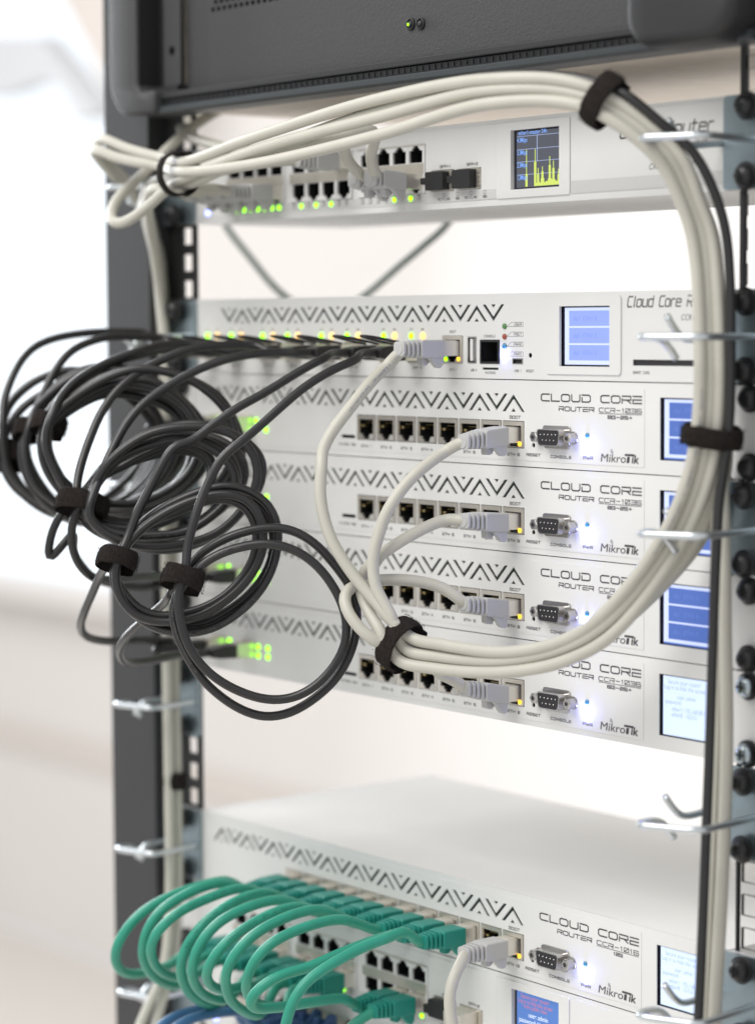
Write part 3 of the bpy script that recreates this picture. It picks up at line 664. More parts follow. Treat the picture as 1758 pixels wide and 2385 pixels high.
# ------------------------------------------------------------------ black server on top
sv = thing('server_case', 'black rack server case with rounded front frame above all the cables', 'server', (0, 0, 22))
obj('case', box(B(), -218, 218, -10, 560, 22.3, 190), 'steel_under', sv, bevel=.6)
obj('front_face', sheet(rect(-168, 226, 31, 190), [rect(-163+i*5.6+(2.8 if j % 2 else 0)-1.7, -163+i*5.6+(2.8 if j % 2 else 0)+1.7, 76+j*4.2-1.25, 76+j*4.2+1.25) for i in range(14) for j in range(5)], -24, -22), 'server_black', sv)
obj('vent_shade', box(B(), -167, -60, -20, -16, 60, 120), 'mesh_black', sv)  # dark sheet in place of the shaded hollow behind the mesh
fb = B()
prism_x(fb, [(-12, 19.5), (-33, 18.9), (-34.5, 20.2), (-34.5, 23.2), (-31.5, 24.0)], -205, 264); b2 = fb
obj('bottom_lip', fb, 'lip_grey', sv, bevel=.4)
fb = B(); prism_x(fb, [(-12, 24.1), (-31, 24.2), (-31.5, 27.2), (-12, 27.4)], -205, 264); obj('ridged_strip', fb, 'frame_black', sv)
fb = B(); prism_x(fb, [(-12, 27.5), (-33.5, 27.7), (-33.5, 31.4), (-28, 32.4), (-12, 32.4)], -205, 264); obj('bottom_bar', fb, 'frame_black', sv, bevel=.6)
fb = B()
for i in range(88): box(fb, -203+i*4.95, -202.6+i*4.95, -31.9, -31.2, 24.6, 26.9)
obj('ridge', fb, 'lip_grey', sv)
# rounded left side of the frame
outer = [(-253, 190), (-253, 44)] + [(-253+20*(1-math.cos(math.radians(a))), 44-24*math.sin(math.radians(a))) for a in range(10, 91, 10)] + [(-204.8, 19.6), (-204.8, 33)]
inner = [(-214, 33)] + [(-218-6*math.sin(math.radians(a)), 39-6*math.cos(math.radians(a))) for a in range(0, 91, 15)] + [(-225, 190)]
obj('side_frame', prism(B(), outer+inner, -38, -6), 'server_black', sv, bevel=2.4, seg=3, smooth=True, angle=0.7)
obj('side_strip', sheet(rect(-213.6, -196, 36.4, 190), [circ(-205.3, 56.3, 3.0)], -24.5, -22.5), 'server_black', sv)
obj('side_return', box(B(), -195.8, -168.2, -20, -14, 31, 190), 'server_black', sv)
obj('side_shadow_gap', box(B(), -224.9, -214, -21, -12, 20, 190), 'frame_black', sv)
obj('side_shade', box(B(), -224.9, -223.6, -35.5, -21.2, 34, 190), 'frame_black', sv)  # dark plate, paints the shade on the frame's inner wall
obj('corner_block', box(B(), -224, -196, -27, -12, 20.2, 36), 'frame_black', sv, bevel=1.5)
latch = prism(B(), rr(200, 266, 18.6, 190, 15, 7), -50, -22); obj('handle', latch, 'frame_black', sv, bevel=6, seg=4, smooth=True, angle=0.7)
for x, z, m in ((16.7, 50.2, 'led_gtiny'), (24.9, 49.7, 'led_off')):
    b = B(); lathe_y(b, x, z, [(-23.5, 3.2), (-25.0, 3.2), (-25.2, 2.6), (-24.4, 2.2)], 18); sk = obj('led_holder', b, 'frame_black', sv, smooth=True, angle=.6)
    b = B(); lathe_y(b, x, z, [(-24.2, 1.7), (-25.2, 1.5), (-25.7, .8), (-25.8, .1)], 12); obj('led', b, 'mesh_black' if m == 'led_off' else 'mesh_black', sk, smooth=True)
    if m != 'led_off':
        b = B(); lathe_y(b, x-.5, z-.2, [(-25.3, .9), (-25.9, .7), (-26, .2)], 10); obj('glow', b, 'led_green', sk, smooth=True)

# ------------------------------------------------------------------ wire cable rings
RG = 'wire cable rings bolted to the rails'
def ring(U, side, label, tilt=0.0):
    Z = -U*P; zc = Z-22.2; ox = 0 if side > 0 else -462.5
    t = thing('cable_ring', label, 'cable ring', (232+ox, -3, Z-44), RG)
    xa, xb = (217.5, 251) if side > 0 else (-251, -217.5)
    obj('base_plate', sheet(rr(xa, xb, Z-43.8, Z-.6, 2, 4), [], -2.2, -.1), 'zinc', t)
    w = [(241, 0, 0), (243, -12, 0), (246.5, -38, 0), (247, -43.5, 0), (244.5, -47.5, 0), (240, -49.5, 0), (228, -55, 0), (223.5, -57, 0), (220, -57.2, 0), (217.5, -54, 0), (216.5, -47, 0), (216.3, -40, -1.5), (216.3, -35, -5.5), (216.3, -31, -10)]
    obj('wire', tube(B(), spline([V((x+ox, y*(1 if side > 0 else .8), zc+z)) for x, y, z in w], 1.5), 1.75, 12), 'wire_zinc', t, smooth=True)
    w = [(215.5, 0, 0), (215, -8, -.5), (214.4, -18, -1.5), (214.2, -24, -1.0), (214.2, -30, 3.5 if side > 0 else -4), (214.2, -35, 9.5 if side > 0 else -9)]
    obj('wire', tube(B(), spline([V((x+ox, y*(1 if side > 0 else .8), zc+z)) for x, y, z in w], 1.5), 1.75, 12), 'wire_zinc', t, smooth=True)
for U, a in ((0, 'beside the graph screen switch'), (2, 'right of the pale blue menu screen'), (4, 'beside the second router of the stack'), (7, 'beside the empty gap below the stacked routers'), (9, 'over the login screen near the bottom')):
    ring(U, 1, 'zinc wire ring on the right rail ' + a)
for U, a in ((0, 'holding the looped beige cables'), (2, 'behind the fan of black cables'), (4, 'hidden behind the black cable coils'), (7, 'beside the empty gap below the coils'), (9, 'just above the green cables'), (11, 'below the green cables')):
    ring(U, -1, 'zinc wire ring on the left rail ' + a)

# ------------------------------------------------------------------ hook and loop straps
ST = 'black hook and loop straps'
def strap(c, t, a, b, width, label, up=None, tail=True, name='cable_strap'):
    """band round a bundle: centre c, bundle direction t, half widths a (across the picture) and b (towards the viewer)"""
    c = V(c); t = V(t).normalized(); view = (c-CAM).normalized()
    u = t.cross(view).normalized(); v = t.cross(u).normalized()
    bm = B(); n = 44; prof = [(-.5, 0), (-.40, .60), (-.14, .85), (.16, .88), (.42, .58), (.5, 0), (.3, -.35), (-.3, -.35)]; NP = len(prof)
    rings = []
    for i in range(n):
        q = 2*math.pi*i/n; d = u*math.cos(q)*a + v*math.sin(q)*b; nn = (u*math.cos(q)*b + v*math.sin(q)*a).normalized()
        wob = 0.5*noise.noise(c*.05+d*.22)
        rings.append([bm.verts.new(c+d+nn*(h*1.35+wob)+t*(w*width*(1+.12*noise.noise(c*.03+d*.15))+wob*1.5)) for w, h in prof])
    for i in range(n):
        A, Bq = rings[i], rings[(i+1) % n]
        for k in range(NP): bm.faces.new((A[k], A[(k+1)%NP], Bq[(k+1)%NP], Bq[k]))
    bmesh.ops.recalc_face_normals(bm, faces=bm.faces)
    if tail:   # the loose overlapping end
        rr_ = []
        for i in range(9):
            q = math.radians(-165+i*16); d = u*math.cos(q)*(a+1.2+i*.10) + v*math.sin(q)*(b+1.2+i*.10); nn = (u*math.cos(q)*b+v*math.sin(q)*a).normalized()
            rr_.append([bm.verts.new(c+d+nn*h+t*(w*width*.92+1.4)) for w, h in prof])
        for A, Bq in zip(rr_, rr_[1:]):
            for k in range(NP): bm.faces.new((A[k], A[(k+1)%NP], Bq[(k+1)%NP], Bq[k]))
        bm.faces.new(rr_[0]); bm.faces.new(rr_[-1][::-1]); bmesh.ops.recalc_face_normals(bm, faces=bm.faces)
    for k in range(520):   # fuzz of tiny loops
        q = random.uniform(0, 2*math.pi); w = random.uniform(-.5, .5)*width
        d = u*math.cos(q)*(a+1.5) + v*math.sin(q)*(b+1.5); nn = (u*math.cos(q)*b+v*math.sin(q)*a).normalized()
        p = c+d+t*w; o = (t*random.uniform(-1, 1)+nn*random.uniform(.4, 1)+u*random.uniform(-.6, .6)).normalized()*random.uniform(.5, 1.2); sd = o.cross(view).normalized()*.11
        f = [bm.verts.new(p-sd), bm.verts.new(p+sd), bm.verts.new(p+o)]; bm.faces.new(f)
    return solo(name, bm, 'velcro', label, 'cable strap', ST, smooth=False)

# ------------------------------------------------------------------ beige hoop
RB = 3.05
GB = 'beige patch cables'
DS = dict(B0=1238, B1=1226, B2=1196, B3=1176, B4=1156, B5=1138, R1=1128, R2=1121, R3=1118, R4=1118, R5=1116, R6=1114, R7=1118, T1=1126, T2=1150, T3=1215, T4=1305, T5=1368)
SEC = {  # xy in the 1652 pixel wide view for four strands, last one lies behind
 'B0': [(899,1397),(883,1421),(867,1444),(884,1418)], 'B1': [(955,1409),(955,1437),(955,1464),(957,1430)], 'B2': [(1111,1428),(1111,1446),(1111,1471),(1111,1452)],
 'B3': [(1239,1400),(1239,1417),(1239,1446),(1239,1434)], 'B4': [(1327,1338),(1333,1358),(1348,1382),(1345,1368)], 'B5': [(1445,1184),(1469,1184),(1494,1184),(1519,1184)],
 'R1': [(1504,1049),(1527,1049),(1551,1049),(1571,1049)], 'R2': [(1529,906),(1550,906),(1572,906),(1577,906)], 'R3': [(1528,639),(1547,639),(1569,639),(1560,639)],
 'R4': [(1513,510),(1534,510),(1556,510),(1546,510)], 'R5': [(1490,441),(1507,441),(1530,441),(1519,441)], 'R6': [(1440,345),(1464,345),(1492,345),(1478,345)],
 'R7': [(1319,250),(1330,233),(1343,216),(1336,226)], 'T1': [(1241,224),(1241,200),(1241,177),(1241,190)], 'T2': [(1069,226),(1069,197),(1069,173),(1069,188)],
 'T3': [(825,296),(825,256),(825,217),(825,243)], 'T4': [(552,359),(552,330),(552,301),(552,342)], 'T5': [(390,375),(395,394),(398,355),(408,404)]}
ORDER = ['B0','B1','B2','B3','B4','B5','R1','R2','R3','R4','R5','R6','R7','T1','T2','T3','T4','T5']
BEHIND = [0, 2.0, 0.5, 7.5]
def hoop(k, a='B0', b='T5', extra=0.0):
    out = []
    for nm in ORDER[ORDER.index(a):ORDER.index(b)+1]:
        x, y = SEC[nm][k]; out.append(s(x, y, DS[nm]+BEHIND[k]+extra))
    return out
c1 = crop(430, 660, 2.4657); c2 = crop(750, 880, 3.0036); c3 = crop(750, 1250, 3.0036)
XP, ZP = 68.4, -28.3
TILT = {3: -.10, 4: .07, 5: .15, 6: .20}
def plugend(U, X=XP, Z=ZP):
    k = TILT[U]; return [V((X, y, -U*P+Z+k*(-8-y))) for y in (-17, -25, -33)]
def lp(U, X, Z): return (X, -U*P+Z)
# strand 1: from the fibre router's copper port
zE = -2*P-28.6
pts = [V((20.9, -17, zE)), V((20.9, -33, zE)), c1(1170,465,1286), c1(1060,575,1276), c1(930,740,1268), c1(840,860,1264), c1(785,980,1260), s(705,1010,1256), s(700,1080,1253), s(722,1175,1250), s(768,1252,1248), s(822,1318,1244), s(858,1360,1240)]
pts += hoop(0) + [s(355,362,1395), s(300,354,1412), s(250,342,1428), s(215,327,1440), s(203,325,1450), s(215,345,1462), s(250,385,1476), s(295,430,1488), s(332,500,1497), s(345,560,1500), s(355,650,1503), s(358,740,1505), s(360,900,1505)]
t = cable('patch_cable', 'beige cable plugged in beside the black cables, innermost strand of the hoop', 'cable', pts, RB, 'beige_cable', GB, [(.012, .055, 'print_grey', -.25), (.30, .37, 'print_grey', .3)])
rj45(t, 20.9, zE, 'grey_boot', yb=0.0)
# strand 2: uppermost stacked router
pts = plugend(3) + [c2(900,490,1256), c2(760,585,1252), c2(620,705,1248), c2(520,830,1246), c2(430,985,1245), c2(395,1110,1245), c3(362,90,1245), c3(352,210,1245), c3(365,330,1244), c3(420,450,1242), c3(480,540,1240)] + hoop(1)
pts += [s(360,418,1388), s(316,458,1400), s(270,488,1410), s(248,488,1416), s(243,468,1424), s(256,436,1434), s(283,408,1444), s(320,374,1454), s(362,330,1462), s(415,282,1472), s(466,248,1484), s(520,222,1500)]
t = cable('patch_cable', 'beige cable from the uppermost stacked router, curving down into the lower strap', 'cable', pts, RB, 'beige_cable', GB); rj45(t, *lp(3, XP, ZP), 'grey_boot', tilt=TILT[3])
# strand 3: second stacked router
pts = plugend(4) + [c2(900,985,1258), c2(780,1020,1256), c2(660,1080,1254), c3(520,50,1253), c3(420,120,1253), c3(330,195,1254), c3(275,270,1256), c3(262,350,1257), c3(290,450,1253), c3(350,570,1246), c3(410,660,1241)] + hoop(2)
pts += [s(360,346,1392), s(318,336,1408), s(272,322,1425), s(236,306,1440), s(218,302,1450), s(212,314,1462), s(232,350,1478), s(276,392,1490), s(318,450,1500), s(340,520,1506), s(352,620,1508), s(362,740,1510), s(368,900,1510)]
t = cable('patch_cable', 'beige cable from the second stacked router, dipping behind above the lower strap', 'cable', pts, RB, 'beige_cable', GB); rj45(t, *lp(4, XP, ZP), 'grey_boot', tilt=TILT[4])
# strand 4: third stacked router, hooks round on the left
pts = plugend(5) + [c3(900,385,1256), c3(800,340,1257), c3(680,312,1257), c3(530,300,1257), c3(390,305,1257), c3(270,325,1257), c3(190,360,1254), c3(152,410,1250), c3(162,500,1246), c3(220,595,1243), c3(300,680,1241), c3(385,745,1240)] + hoop(3)
pts += [s(362,412,1396), s(338,412,1405), s(325,430,1420), s(326,480,1450), s(336,540,1480), s(350,640,1496), s(364,760,1500), s(374,900,1500)]
t = cable('patch_cable', 'beige cable from the third stacked router, hooking back left of the lower strap', 'cable', pts, RB, 'beige_cable', GB); rj45(t, *lp(5, XP, ZP), 'grey_boot', tilt=TILT[5])
# bottom stacked router: goes up behind the lower strands
pts = plugend(6) + [c3(925,1000,1256), c3(860,980,1254), c3(790,945,1250), s(985,1455,1240), s(1050,1458,1225)] + [q+V((0,4,0)) for q in hoop(3, 'B3', 'T1', 6)] + [s(1069,186,1166), s(825,246,1230), s(600,322,1310)]
t = cable('patch_cable', 'beige cable from the bottom stacked router, tucked behind the hoop strands', 'cable', pts, RB, 'beige_cable', GB); rj45(t, *lp(6, XP, ZP), 'grey_boot', tilt=TILT[6])
# grey-white cable from the twelve port router
c5 = crop(650, 2020, 2.7533)
X9, Z9 = 67.5, -9*P-27.9
pts = [V((X9, -17, Z9)), V((X9, -33, Z9)), c5(1180,600,1262), c5(1120,700,1255), c5(1092,810,1252), c5(1095,930,1251), c5(1115,1040,1250), c5(1140,1200,1250)]
t = cable('patch_cable', 'beige cable hanging straight down from the last port beside the green plugs', 'cable', pts, RB, 'beige_cable', GB); rj45(t, X9, Z9, 'grey_boot')
# two cables of the top switch rising into the hoop
c4 = crop(650, 260, 3.0036)
zl = -29.3
for (x, lab, tr) in ((-8.4, 'right one of two beige cables rising from the graph screen switch into the hoop', [(682,432,1297),(645,380,1294),(637,300,1289),(658,215,1284),(690,150,1278),(630,115,1274),(520,132,1272),(300,190,1286),(100,235,1306),(-150,300,1336),(-400,350,1363),(-560,400,1380)]),
                     (-22.3, 'left one of two beige cables rising from the graph screen switch into the hoop', [(592,452,1307),(530,405,1304),(472,335,1299),(450,240,1292),(462,170,1285),(410,148,1281),(300,178,1290),(100,228,1312),(-150,292,1342),(-400,345,1368),(-560,395,1384)])):
    pts = [V((x, -18, zl)), V((x, -27, zl+.4))] + [c4(*q) for q in tr]
    t = cable('patch_cable', lab, 'cable', pts, RB, 'beige_cable', GB); rj45(t, x, zl, 'grey_boot', yb=-1.0, ribs=2, tilt=.06)
# left group of the top switch
for i, (x, z, up_) in enumerate(((-134.2, -29.3, False), (-148.1, -29.3, False), (-162.0, -29.3, False), (-175.9, -29.3, False), (-72.0, -15.0, True))):
    lab = ['beige cable low in the top switch, nearest of four under the hoop', 'beige cable low in the top switch, second of four under the hoop', 'beige cable low in the top switch, third of four under the hoop', 'beige cable low in the top switch, farthest of four under the hoop', 'beige cable in the upper row of the top switch passing behind the hoop'][i]
    p0 = V((x, -33, z)); end = s(392-i*4, 398+i*3-(18 if up_ else 0), 1395+i*9)
    pts = [V((x, -17, z)), p0, p0.lerp(end, .3)+V((0,-6,0.5)), p0.lerp(end, .65)+V((0,-6,-1.0)), end, s(350-i*6, 392+i*6, 1420+i*12), s(318-i*2, 425+i*8, 1455+i*6), s(322+i*2, 490, 1482+i*5), s(340+i*4, 560, 1496+i*5), s(352+i*5, 680, 1502+i*5), s(362+i*5, 800, 1505+i*5)]
    t = cable('patch_cable', lab, 'cable', pts, RB, 'beige_cable', GB); rj45(t, x, z, 'grey_boot', up=up_)
t = cable('patch_cable', 'short beige cable dropping from behind the server into the hoop', 'cable', [s(520,222,1560), s(440,250,1545), s(405,268,1520), s(396,284,1490), s(418,300,1465), s(455,312,1440), s(500,324,1415), s(560,338,1390), s(640,350,1372)], RB, 'beige_cable', GB)
# vertical runs
for i, (lab, xs_, d0) in enumerate((('beige cable running down the left post, nearer of the pair', [(352,900),(360,1100),(364,1300),(366,1500),(368,1600),(370,1750),(372,1900),(368,2050),(355,2140),(330,2190),(300,2260),(280,2320)], 1498),
                                    ('beige cable running down the left post, farther of the pair', [(372,900),(378,1100),(382,1300),(384,1500),(386,1600),(388,1750),(390,1900),(386,2050),(372,2140),(352,2200),(335,2260),(320,2330)], 1504))):
    cable('vertical_cable', lab, 'cable', [s(x, y, d0-(0 if y < 2100 else (y-2100)*.15)) for x, y in xs_], RB, 'beige_cable', 'long cables down the rack posts', step=6)
cable('vertical_cable', 'beige cable running down the right rail beside the screws', 'cable', [s(x, y, d) for x, y, d in ((1562,560,1127),(1566,700,1130),(1572,906,1131),(1580,1049,1134),(1585,1184,1134),(1588,1429,1133),(1591,1591,1133),(1587,1754,1134),(1579,1958,1136),(1566,2180,1138),(1560,2300,1140))], RB, 'beige_cable', 'long cables down the rack posts', step=6)
cable('vertical_cable', 'thinner pale cable half hidden between black cable and beige one on the right', 'cable', [s(x, y, d) for x, y, d in ((1556,560,1134),(1562,800,1137),(1566,1184,1139),(1570,1429,1139),(1570,1591,1139),(1564,1754,1140),(1556,1958,1142),(1545,2180,1144),(1540,2300,1146))], 2.6, 'beige_cable', 'long cables down the rack posts', step=6)
cable('vertical_cable', 'thin black cable following the outside of the beige hoop down the right side', 'cable', [s(x, y, d) for x, y, d in ((760,262,1262),(900,205,1215),(1069,164,1165),(1241,166,1132),(1300,178,1124),(1366,203,1115),(1440,263,1112),(1497,310,1112),(1530,350,1112),(1573,446,1112),(1589,510,1113),(1597,600,1114),(1599,700,1115),(1597,906,1117),(1588,1000,1121),(1575,1081,1123),(1567,1206,1122),(1559,1429,1122),(1552,1651,1123),(1548,1754,1123),(1540,1958,1125),(1532,2150,1127),(1524,2320,1129))], 2.3, 'black_cable', 'long cables down the rack posts')

# straps on the hoop
def strap_px(x, y, d, x2, y2, d2, a, b, w, label, **k):
    c = s(x, y, d); strap(c, s(x2, y2, d2)-c, a, b, w, label, **k)
strap_px(1318,216,1121, 1352,238,1117, 11.9, 6.9, 10.5, 'black strap round the top right of the beige hoop under the server')
strap_px(1558,954,1124, 1551,1010,1127, 12.8, 7.0, 10, 'black strap round the right side of the beige hoop over the menu screen')
strap_px(873,1409,1242, 900,1426,1235, 13.0, 8.2, 12.5, 'black strap round the bottom of the beige hoop')
strap_px(388,380,1372, 440,372,1345, 11.5, 10.5, 8.5, 'black strap round the left end of the beige hoop')
strap_px(380,1710,1501, 381,1740,1501, 6.8, 4.6, 10.0, 'black strap round the two beige cables on the left post')

# ------------------------------------------------------------------ black cables from the fibre cages
RK = 2.35
GK = 'black cables from the fibre cages'
d1 = crop(0, 740, 2.36); d2 = crop(150, 1150, 2.2027)
def sfp(parent, X, Z, tab=1, L=13):
    pl = obj('plug', box(B(), X-6.4, X+6.4, -L, 3, Z-4.4, Z+4.4), 'sfp_metal', parent, bevel=.4)
    obj('strain_relief', prism_x(B(), [(-L, Z+4.0), (-L-10, Z+3.6), (-L-16, Z+2.6), (-L-16, Z-2.6), (-L-10, Z-3.6), (-L, Z-4.0)], X-5.2, X+5.2), 'black_cable', pl, bevel=.8)
    if tab:
        w = [(X-5.6, -L+1, Z+4.6), (X-5.8, -L-10, Z+6.5), (X-5, -L-20, Z+8.5), (X-1, -L-25, Z+9.2), (X+3.6, -L-21, Z+8.6), (X+5.6, -L-10, Z+6.6), (X+5.6, -L+1, Z+4.6)]
        obj('pull_tab', tube(B(), spline([V(q) for q in w], 1.5), .75, 8), 'black_cable', pl, smooth=True)
    return V((X, -L-16, Z))
ZK = -2*P-30.9
STRAPS = [d2(612,432,1258), d2(272,335,1281), d1(455,1020,1314), d1(272,585,1362), d1(148,612,1396), d1(36,752,1424)]
def black(k, label, traces, target):
    """traces: list of (crop function, [(x, y)...], depth at start, depth at end)"""
    X = CAGES[k]; pts = [V((X, -20, ZK)), V((X, -32, ZK)), V((X, -40, ZK-.3))]
    full = []
    for f, tr, da, db in traces:
        full.append((f, tr, da, db))
        if k >= 1 and len(tr) > 13:      # one more turn of the coil, a little tighter
            cx, cy = sum(q[0] for q in tr)/len(tr), sum(q[1] for q in tr)/len(tr); g = .93 if k % 2 else 1.05
            full.append((f, [(cx+(x-cx)*g*(1+.02*math.sin(i)), cy+(y-cy)*(g-.03)) if 2 < i < len(tr)-3 else (x, y) for i, (x, y) in enumerate(tr)], db, db+4))
    for f, tr, da, db in full:
        n = len(tr)
        for i, (x, y) in enumerate(tr): pts.append(f(x, y, da+(db-da)*i/max(1, n-1)))
    for i in range(5, len(pts)-2): pts[i] = pts[i] + V((noise.noise(V((k*3.1, i*.45, 0))), noise.noise(V((k*3.1, i*.45, 9))), noise.noise(V((k*3.1, i*.45, 5)))))*(1.3 if k < 2 else 2.4)*min(1.0, max(0.0, min((pts[i]-c).length for c in STRAPS)-12)/25)
    U, Xt = target; zt = -U*P-29.2
    pts += [V((Xt, -48, zt-.6)), V((Xt, -34, zt)), V((Xt, -20, zt))]
    t = cable('network_cable', label, 'cable', pts, RK, 'black_cable', GK, [(.42+.03*k, .50+.03*k, 'print_pale', .2, 1.3, 1.3)] if k < 4 else [])
    sfp(t, X, ZK); sfp(t, Xt, zt, 0)
S1X, S2X = -197.0, -166.5
black(0, 'black cable with the closest coil, hanging left of the lower beige strap', [
    (c1, [(1000,430),(860,490),(700,590),(560,705),(430,820),(310,925)], 1290, 1262),
    (d1, [(1235,750),(1150,890),(1090,1040),(1048,1180),(1022,1300)], 1260, 1254),
    (d2, [(628,360),(600,450),(582,540),(592,640),(625,760),(690,870),(780,950),(900,1015),(1040,1058),(1170,1045),(1290,985),(1385,880),(1440,760),(1446,640),(1405,520),(1320,395),(1200,300),(1060,256),(930,262),(800,305),(700,365),(640,430)], 1252, 1256),
    (d2, [(585,500),(555,590),(570,700),(620,820),(700,945),(790,1040),(900,1108),(1030,1140),(1160,1120),(1290,1050),(1400,940),(1475,800),(1500,660),(1480,500),(1400,370),(1280,250),(1140,185),(1000,180),(860,212),(740,275),(660,345),(625,410)], 1257, 1262),
    (d2, [(560,490),(510,560),(410,650),(320,735),(282,810),(318,862),(430,858),(560,835),(680,818)], 1264, 1440)], (6, S2X))
black(1, 'black cable with the second nearest coil, strapped left of the closest coil', [
    (c1, [(820,420),(700,480),(560,560),(430,640),(300,715),(150,820),(20,920)], 1308, 1284),
    (d1, [(980,700),(880,830),(810,950),(755,1070),(715,1180),(690,1240)], 1282, 1276),
    (d2, [(300,280),(270,350),(262,440),(290,540),(360,620),(470,655),(600,650),(720,615),(840,540),(940,440),(1005,320),(1028,200),(1000,90),(920,20),(800,-5),(680,25),(560,75),(450,140),(360,215),(300,290)], 1274, 1278),
    (d2, [(250,380),(270,500),(340,600),(450,680),(580,712),(720,700),(850,640),(960,550),(1050,420),(1095,290),(1098,170),(1050,60),(960,-10),(850,-40),(720,-20),(590,30),(470,100),(370,180),(310,250)], 1279, 1284),
    (d2, [(240,345),(195,400),(140,510),(92,620),(82,690),(120,742),(230,758),(400,752),(560,760)], 1286, 1475)], (6, S1X))
black(2, 'black cable in the third strap from the front, right one of its two', [
    (d1, [(1600,190),(1430,195),(1250,220),(1080,285),(930,365),(800,460),(700,570),(630,690),(575,820),(530,930),(500,1010)], 1346, 1300),
    (d1, [(480,1090),(560,1180),(700,1245),(880,1262),(1060,1235),(1220,1165),(1330,1060),(1395,930),(1400,790),(1340,690),(1220,620),(1080,590),(930,600),(790,640),(670,715),(570,830),(510,960)], 1300, 1306),
    (d1, [(460,1070),(520,1130),(660,1190),(840,1200),(1010,1170),(1150,1100),(1250,1000),(1290,880),(1240,770),(1120,695),(970,665),(800,690),(660,770),(560,880),(490,980)], 1307, 1312),
    (d1, [(420,1060),(395,1150),(400,1260),(430,1350),(500,1420)], 1314, 1330), (d2, [(420,420),(560,425),(680,415)], 1380, 1445)], (5, S2X))
black(3, 'black cable in the third strap from the front, left one of its two', [
    (d1, [(1420,150),(1250,150),(1080,165),(920,215),(780,290),(660,390),(560,520),(490,650),(445,780),(425,900),(420,1000)], 1370, 1318),
    (d1, [(440,1080),(540,1130),(700,1160),(860,1140),(1010,1080),(1120,990),(1180,880),(1170,780),(1080,720),(960,705),(820,745),(690,805),(580,860),(490,940)], 1318, 1324),
    (d1, [(430,1070),(500,1160),(640,1220),(820,1230),(1000,1190),(1140,1120),(1260,1010),(1340,900),(1330,770),(1240,680),(1100,640),(940,640),(780,680),(640,760),(530,870),(460,960)], 1325, 1330),
    (d1, [(350,1060),(300,1140),(272,1240),(262,1330)], 1330, 1335), (d2, [(34,210),(48,300),(90,380),(160,440),(260,470),(420,478),(560,450)], 1336, 1475)], (5, S1X))
black(4, 'black cable in the fourth strap from the front, right one of its two', [
    (d1, [(1050,140),(900,150),(760,175),(620,215),(500,280),(400,360),(330,450),(290,540)], 1392, 1342),
    (d1, [(250,640),(265,760),(320,890),(410,1010),(540,1090),(720,1130),(900,1110),(1060,1040),(1190,940),(1280,810),(1310,680),(1275,560),(1190,450),(1060,360),(900,305),(740,288),(590,320),(450,400),(340,490),(280,570)], 1342, 1349),
    (d1, [(255,650),(290,800),(390,930),(540,1010),(720,1030),(890,980),(1020,880),(1090,740),(1075,600),(1000,480),(880,390),(720,350),(560,385),(420,470),(310,560)], 1350, 1356),
    (d1, [(260,680),(330,880),(480,1060),(700,1120),(900,1080)], 1358, 1400)], (4, S2X))
black(5, 'black cable in the fourth strap from the front, left one of its two', [
    (d1, [(960,165),(830,190),(700,225),(570,270),(450,340),(360,410),(290,490),(245,560)], 1412, 1360),
    (d1, [(225,640),(235,780),(290,900),(390,1000),(540,1050),(700,1060),(860,1010),(980,910),(1060,780),(1060,640),(990,510),(870,420),(720,380),(570,410),(430,480),(320,560)], 1362, 1369),
    (d1, [(240,650),(250,790),(330,930),(470,1030),(660,1080),(850,1050),(1000,960),(1110,830),(1140,680),(1090,540),(980,430),(820,350),(660,335),(500,380),(370,460),(290,550)], 1370, 1376),
    (d1, [(235,690),(310,900),(460,1090),(660,1180),(860,1120)], 1378, 1440)], (4, S1X))
black(6, 'black cable farther left, right one of the two arching over the window', [
    (d1, [(900,110),(760,106),(630,112),(510,140),(400,195),(310,280),(245,390),(200,500),(165,580)], 1440, 1388),
    (d1, [(140,680),(150,800),(200,920),(300,1010),(430,1060),(600,1050),(760,990),(890,880),(980,740),(1000,590),(950,450),(840,360),(690,300),(540,290),(400,330),(280,410),(190,510)], 1388, 1395),
    (d1, [(130,650),(120,780),(170,920),(270,1040),(420,1110),(620,1100),(800,1000),(920,860),(985,700),(960,540),(870,420),(720,340),(560,330),(410,370),(280,450),(190,540)], 1396, 1402),
    (d1, [(140,700),(230,920),(420,1080),(620,1060),(800,820),(900,640)], 1404, 1465)], (3, S2X))
black(7, 'black cable farthest left, outermost arch over the window at the edge of the view', [
    (d1, [(820,88),(680,78),(540,78),(400,92),(290,125),(190,175),(105,250),(50,350),(20,460),(15,580)], 1465, 1412),
    (d1, [(20,700),(40,830),(110,930),(220,1030),(380,1090),(560,1080),(720,1010),(840,900),(900,760),(890,600),(820,470),(700,380),(550,340),(400,350),(260,400),(150,470),(70,560),(30,640)], 1412, 1418),
    (d1, [(10,720),(30,860),(130,980),(280,1080),(460,1110),(650,1050),(800,940),(880,800),(900,640),(840,500),(720,400),(560,320),(400,290),(250,320),(130,390),(40,500)], 1420, 1426),
    (d1, [(5,640),(100,900),(320,1080),(560,1020),(760,820),(860,640)], 1428, 1480)], (3, S1X))
def strap_c(f, x, y, d, x2, y2, dd, a, b, w, label):
    c = f(x, y, d); strap(c, f(x2, y2, d+dd)-c, a, b, w, label)
strap_c(d2, 612, 432, 1256, 590, 505, -2, 9.8, 8.6, 10.5, 'fuzzy black strap on the closest black coil')
strap_c(d2, 274, 335, 1278, 258, 400, -2, 9.4, 8.8, 9.5, 'fuzzy black strap on the second black coil, above the bent tail')
strap_c(d1, 455, 1020, 1314, 440, 1085, -2, 13.0, 8.5, 11, 'wide black strap gathering the third black coil before the window')
strap_c(d1, 272, 585, 1362, 255, 640, -2, 8.6, 7.5, 10, 'black strap on the fourth coil, right of two side by side before the window')
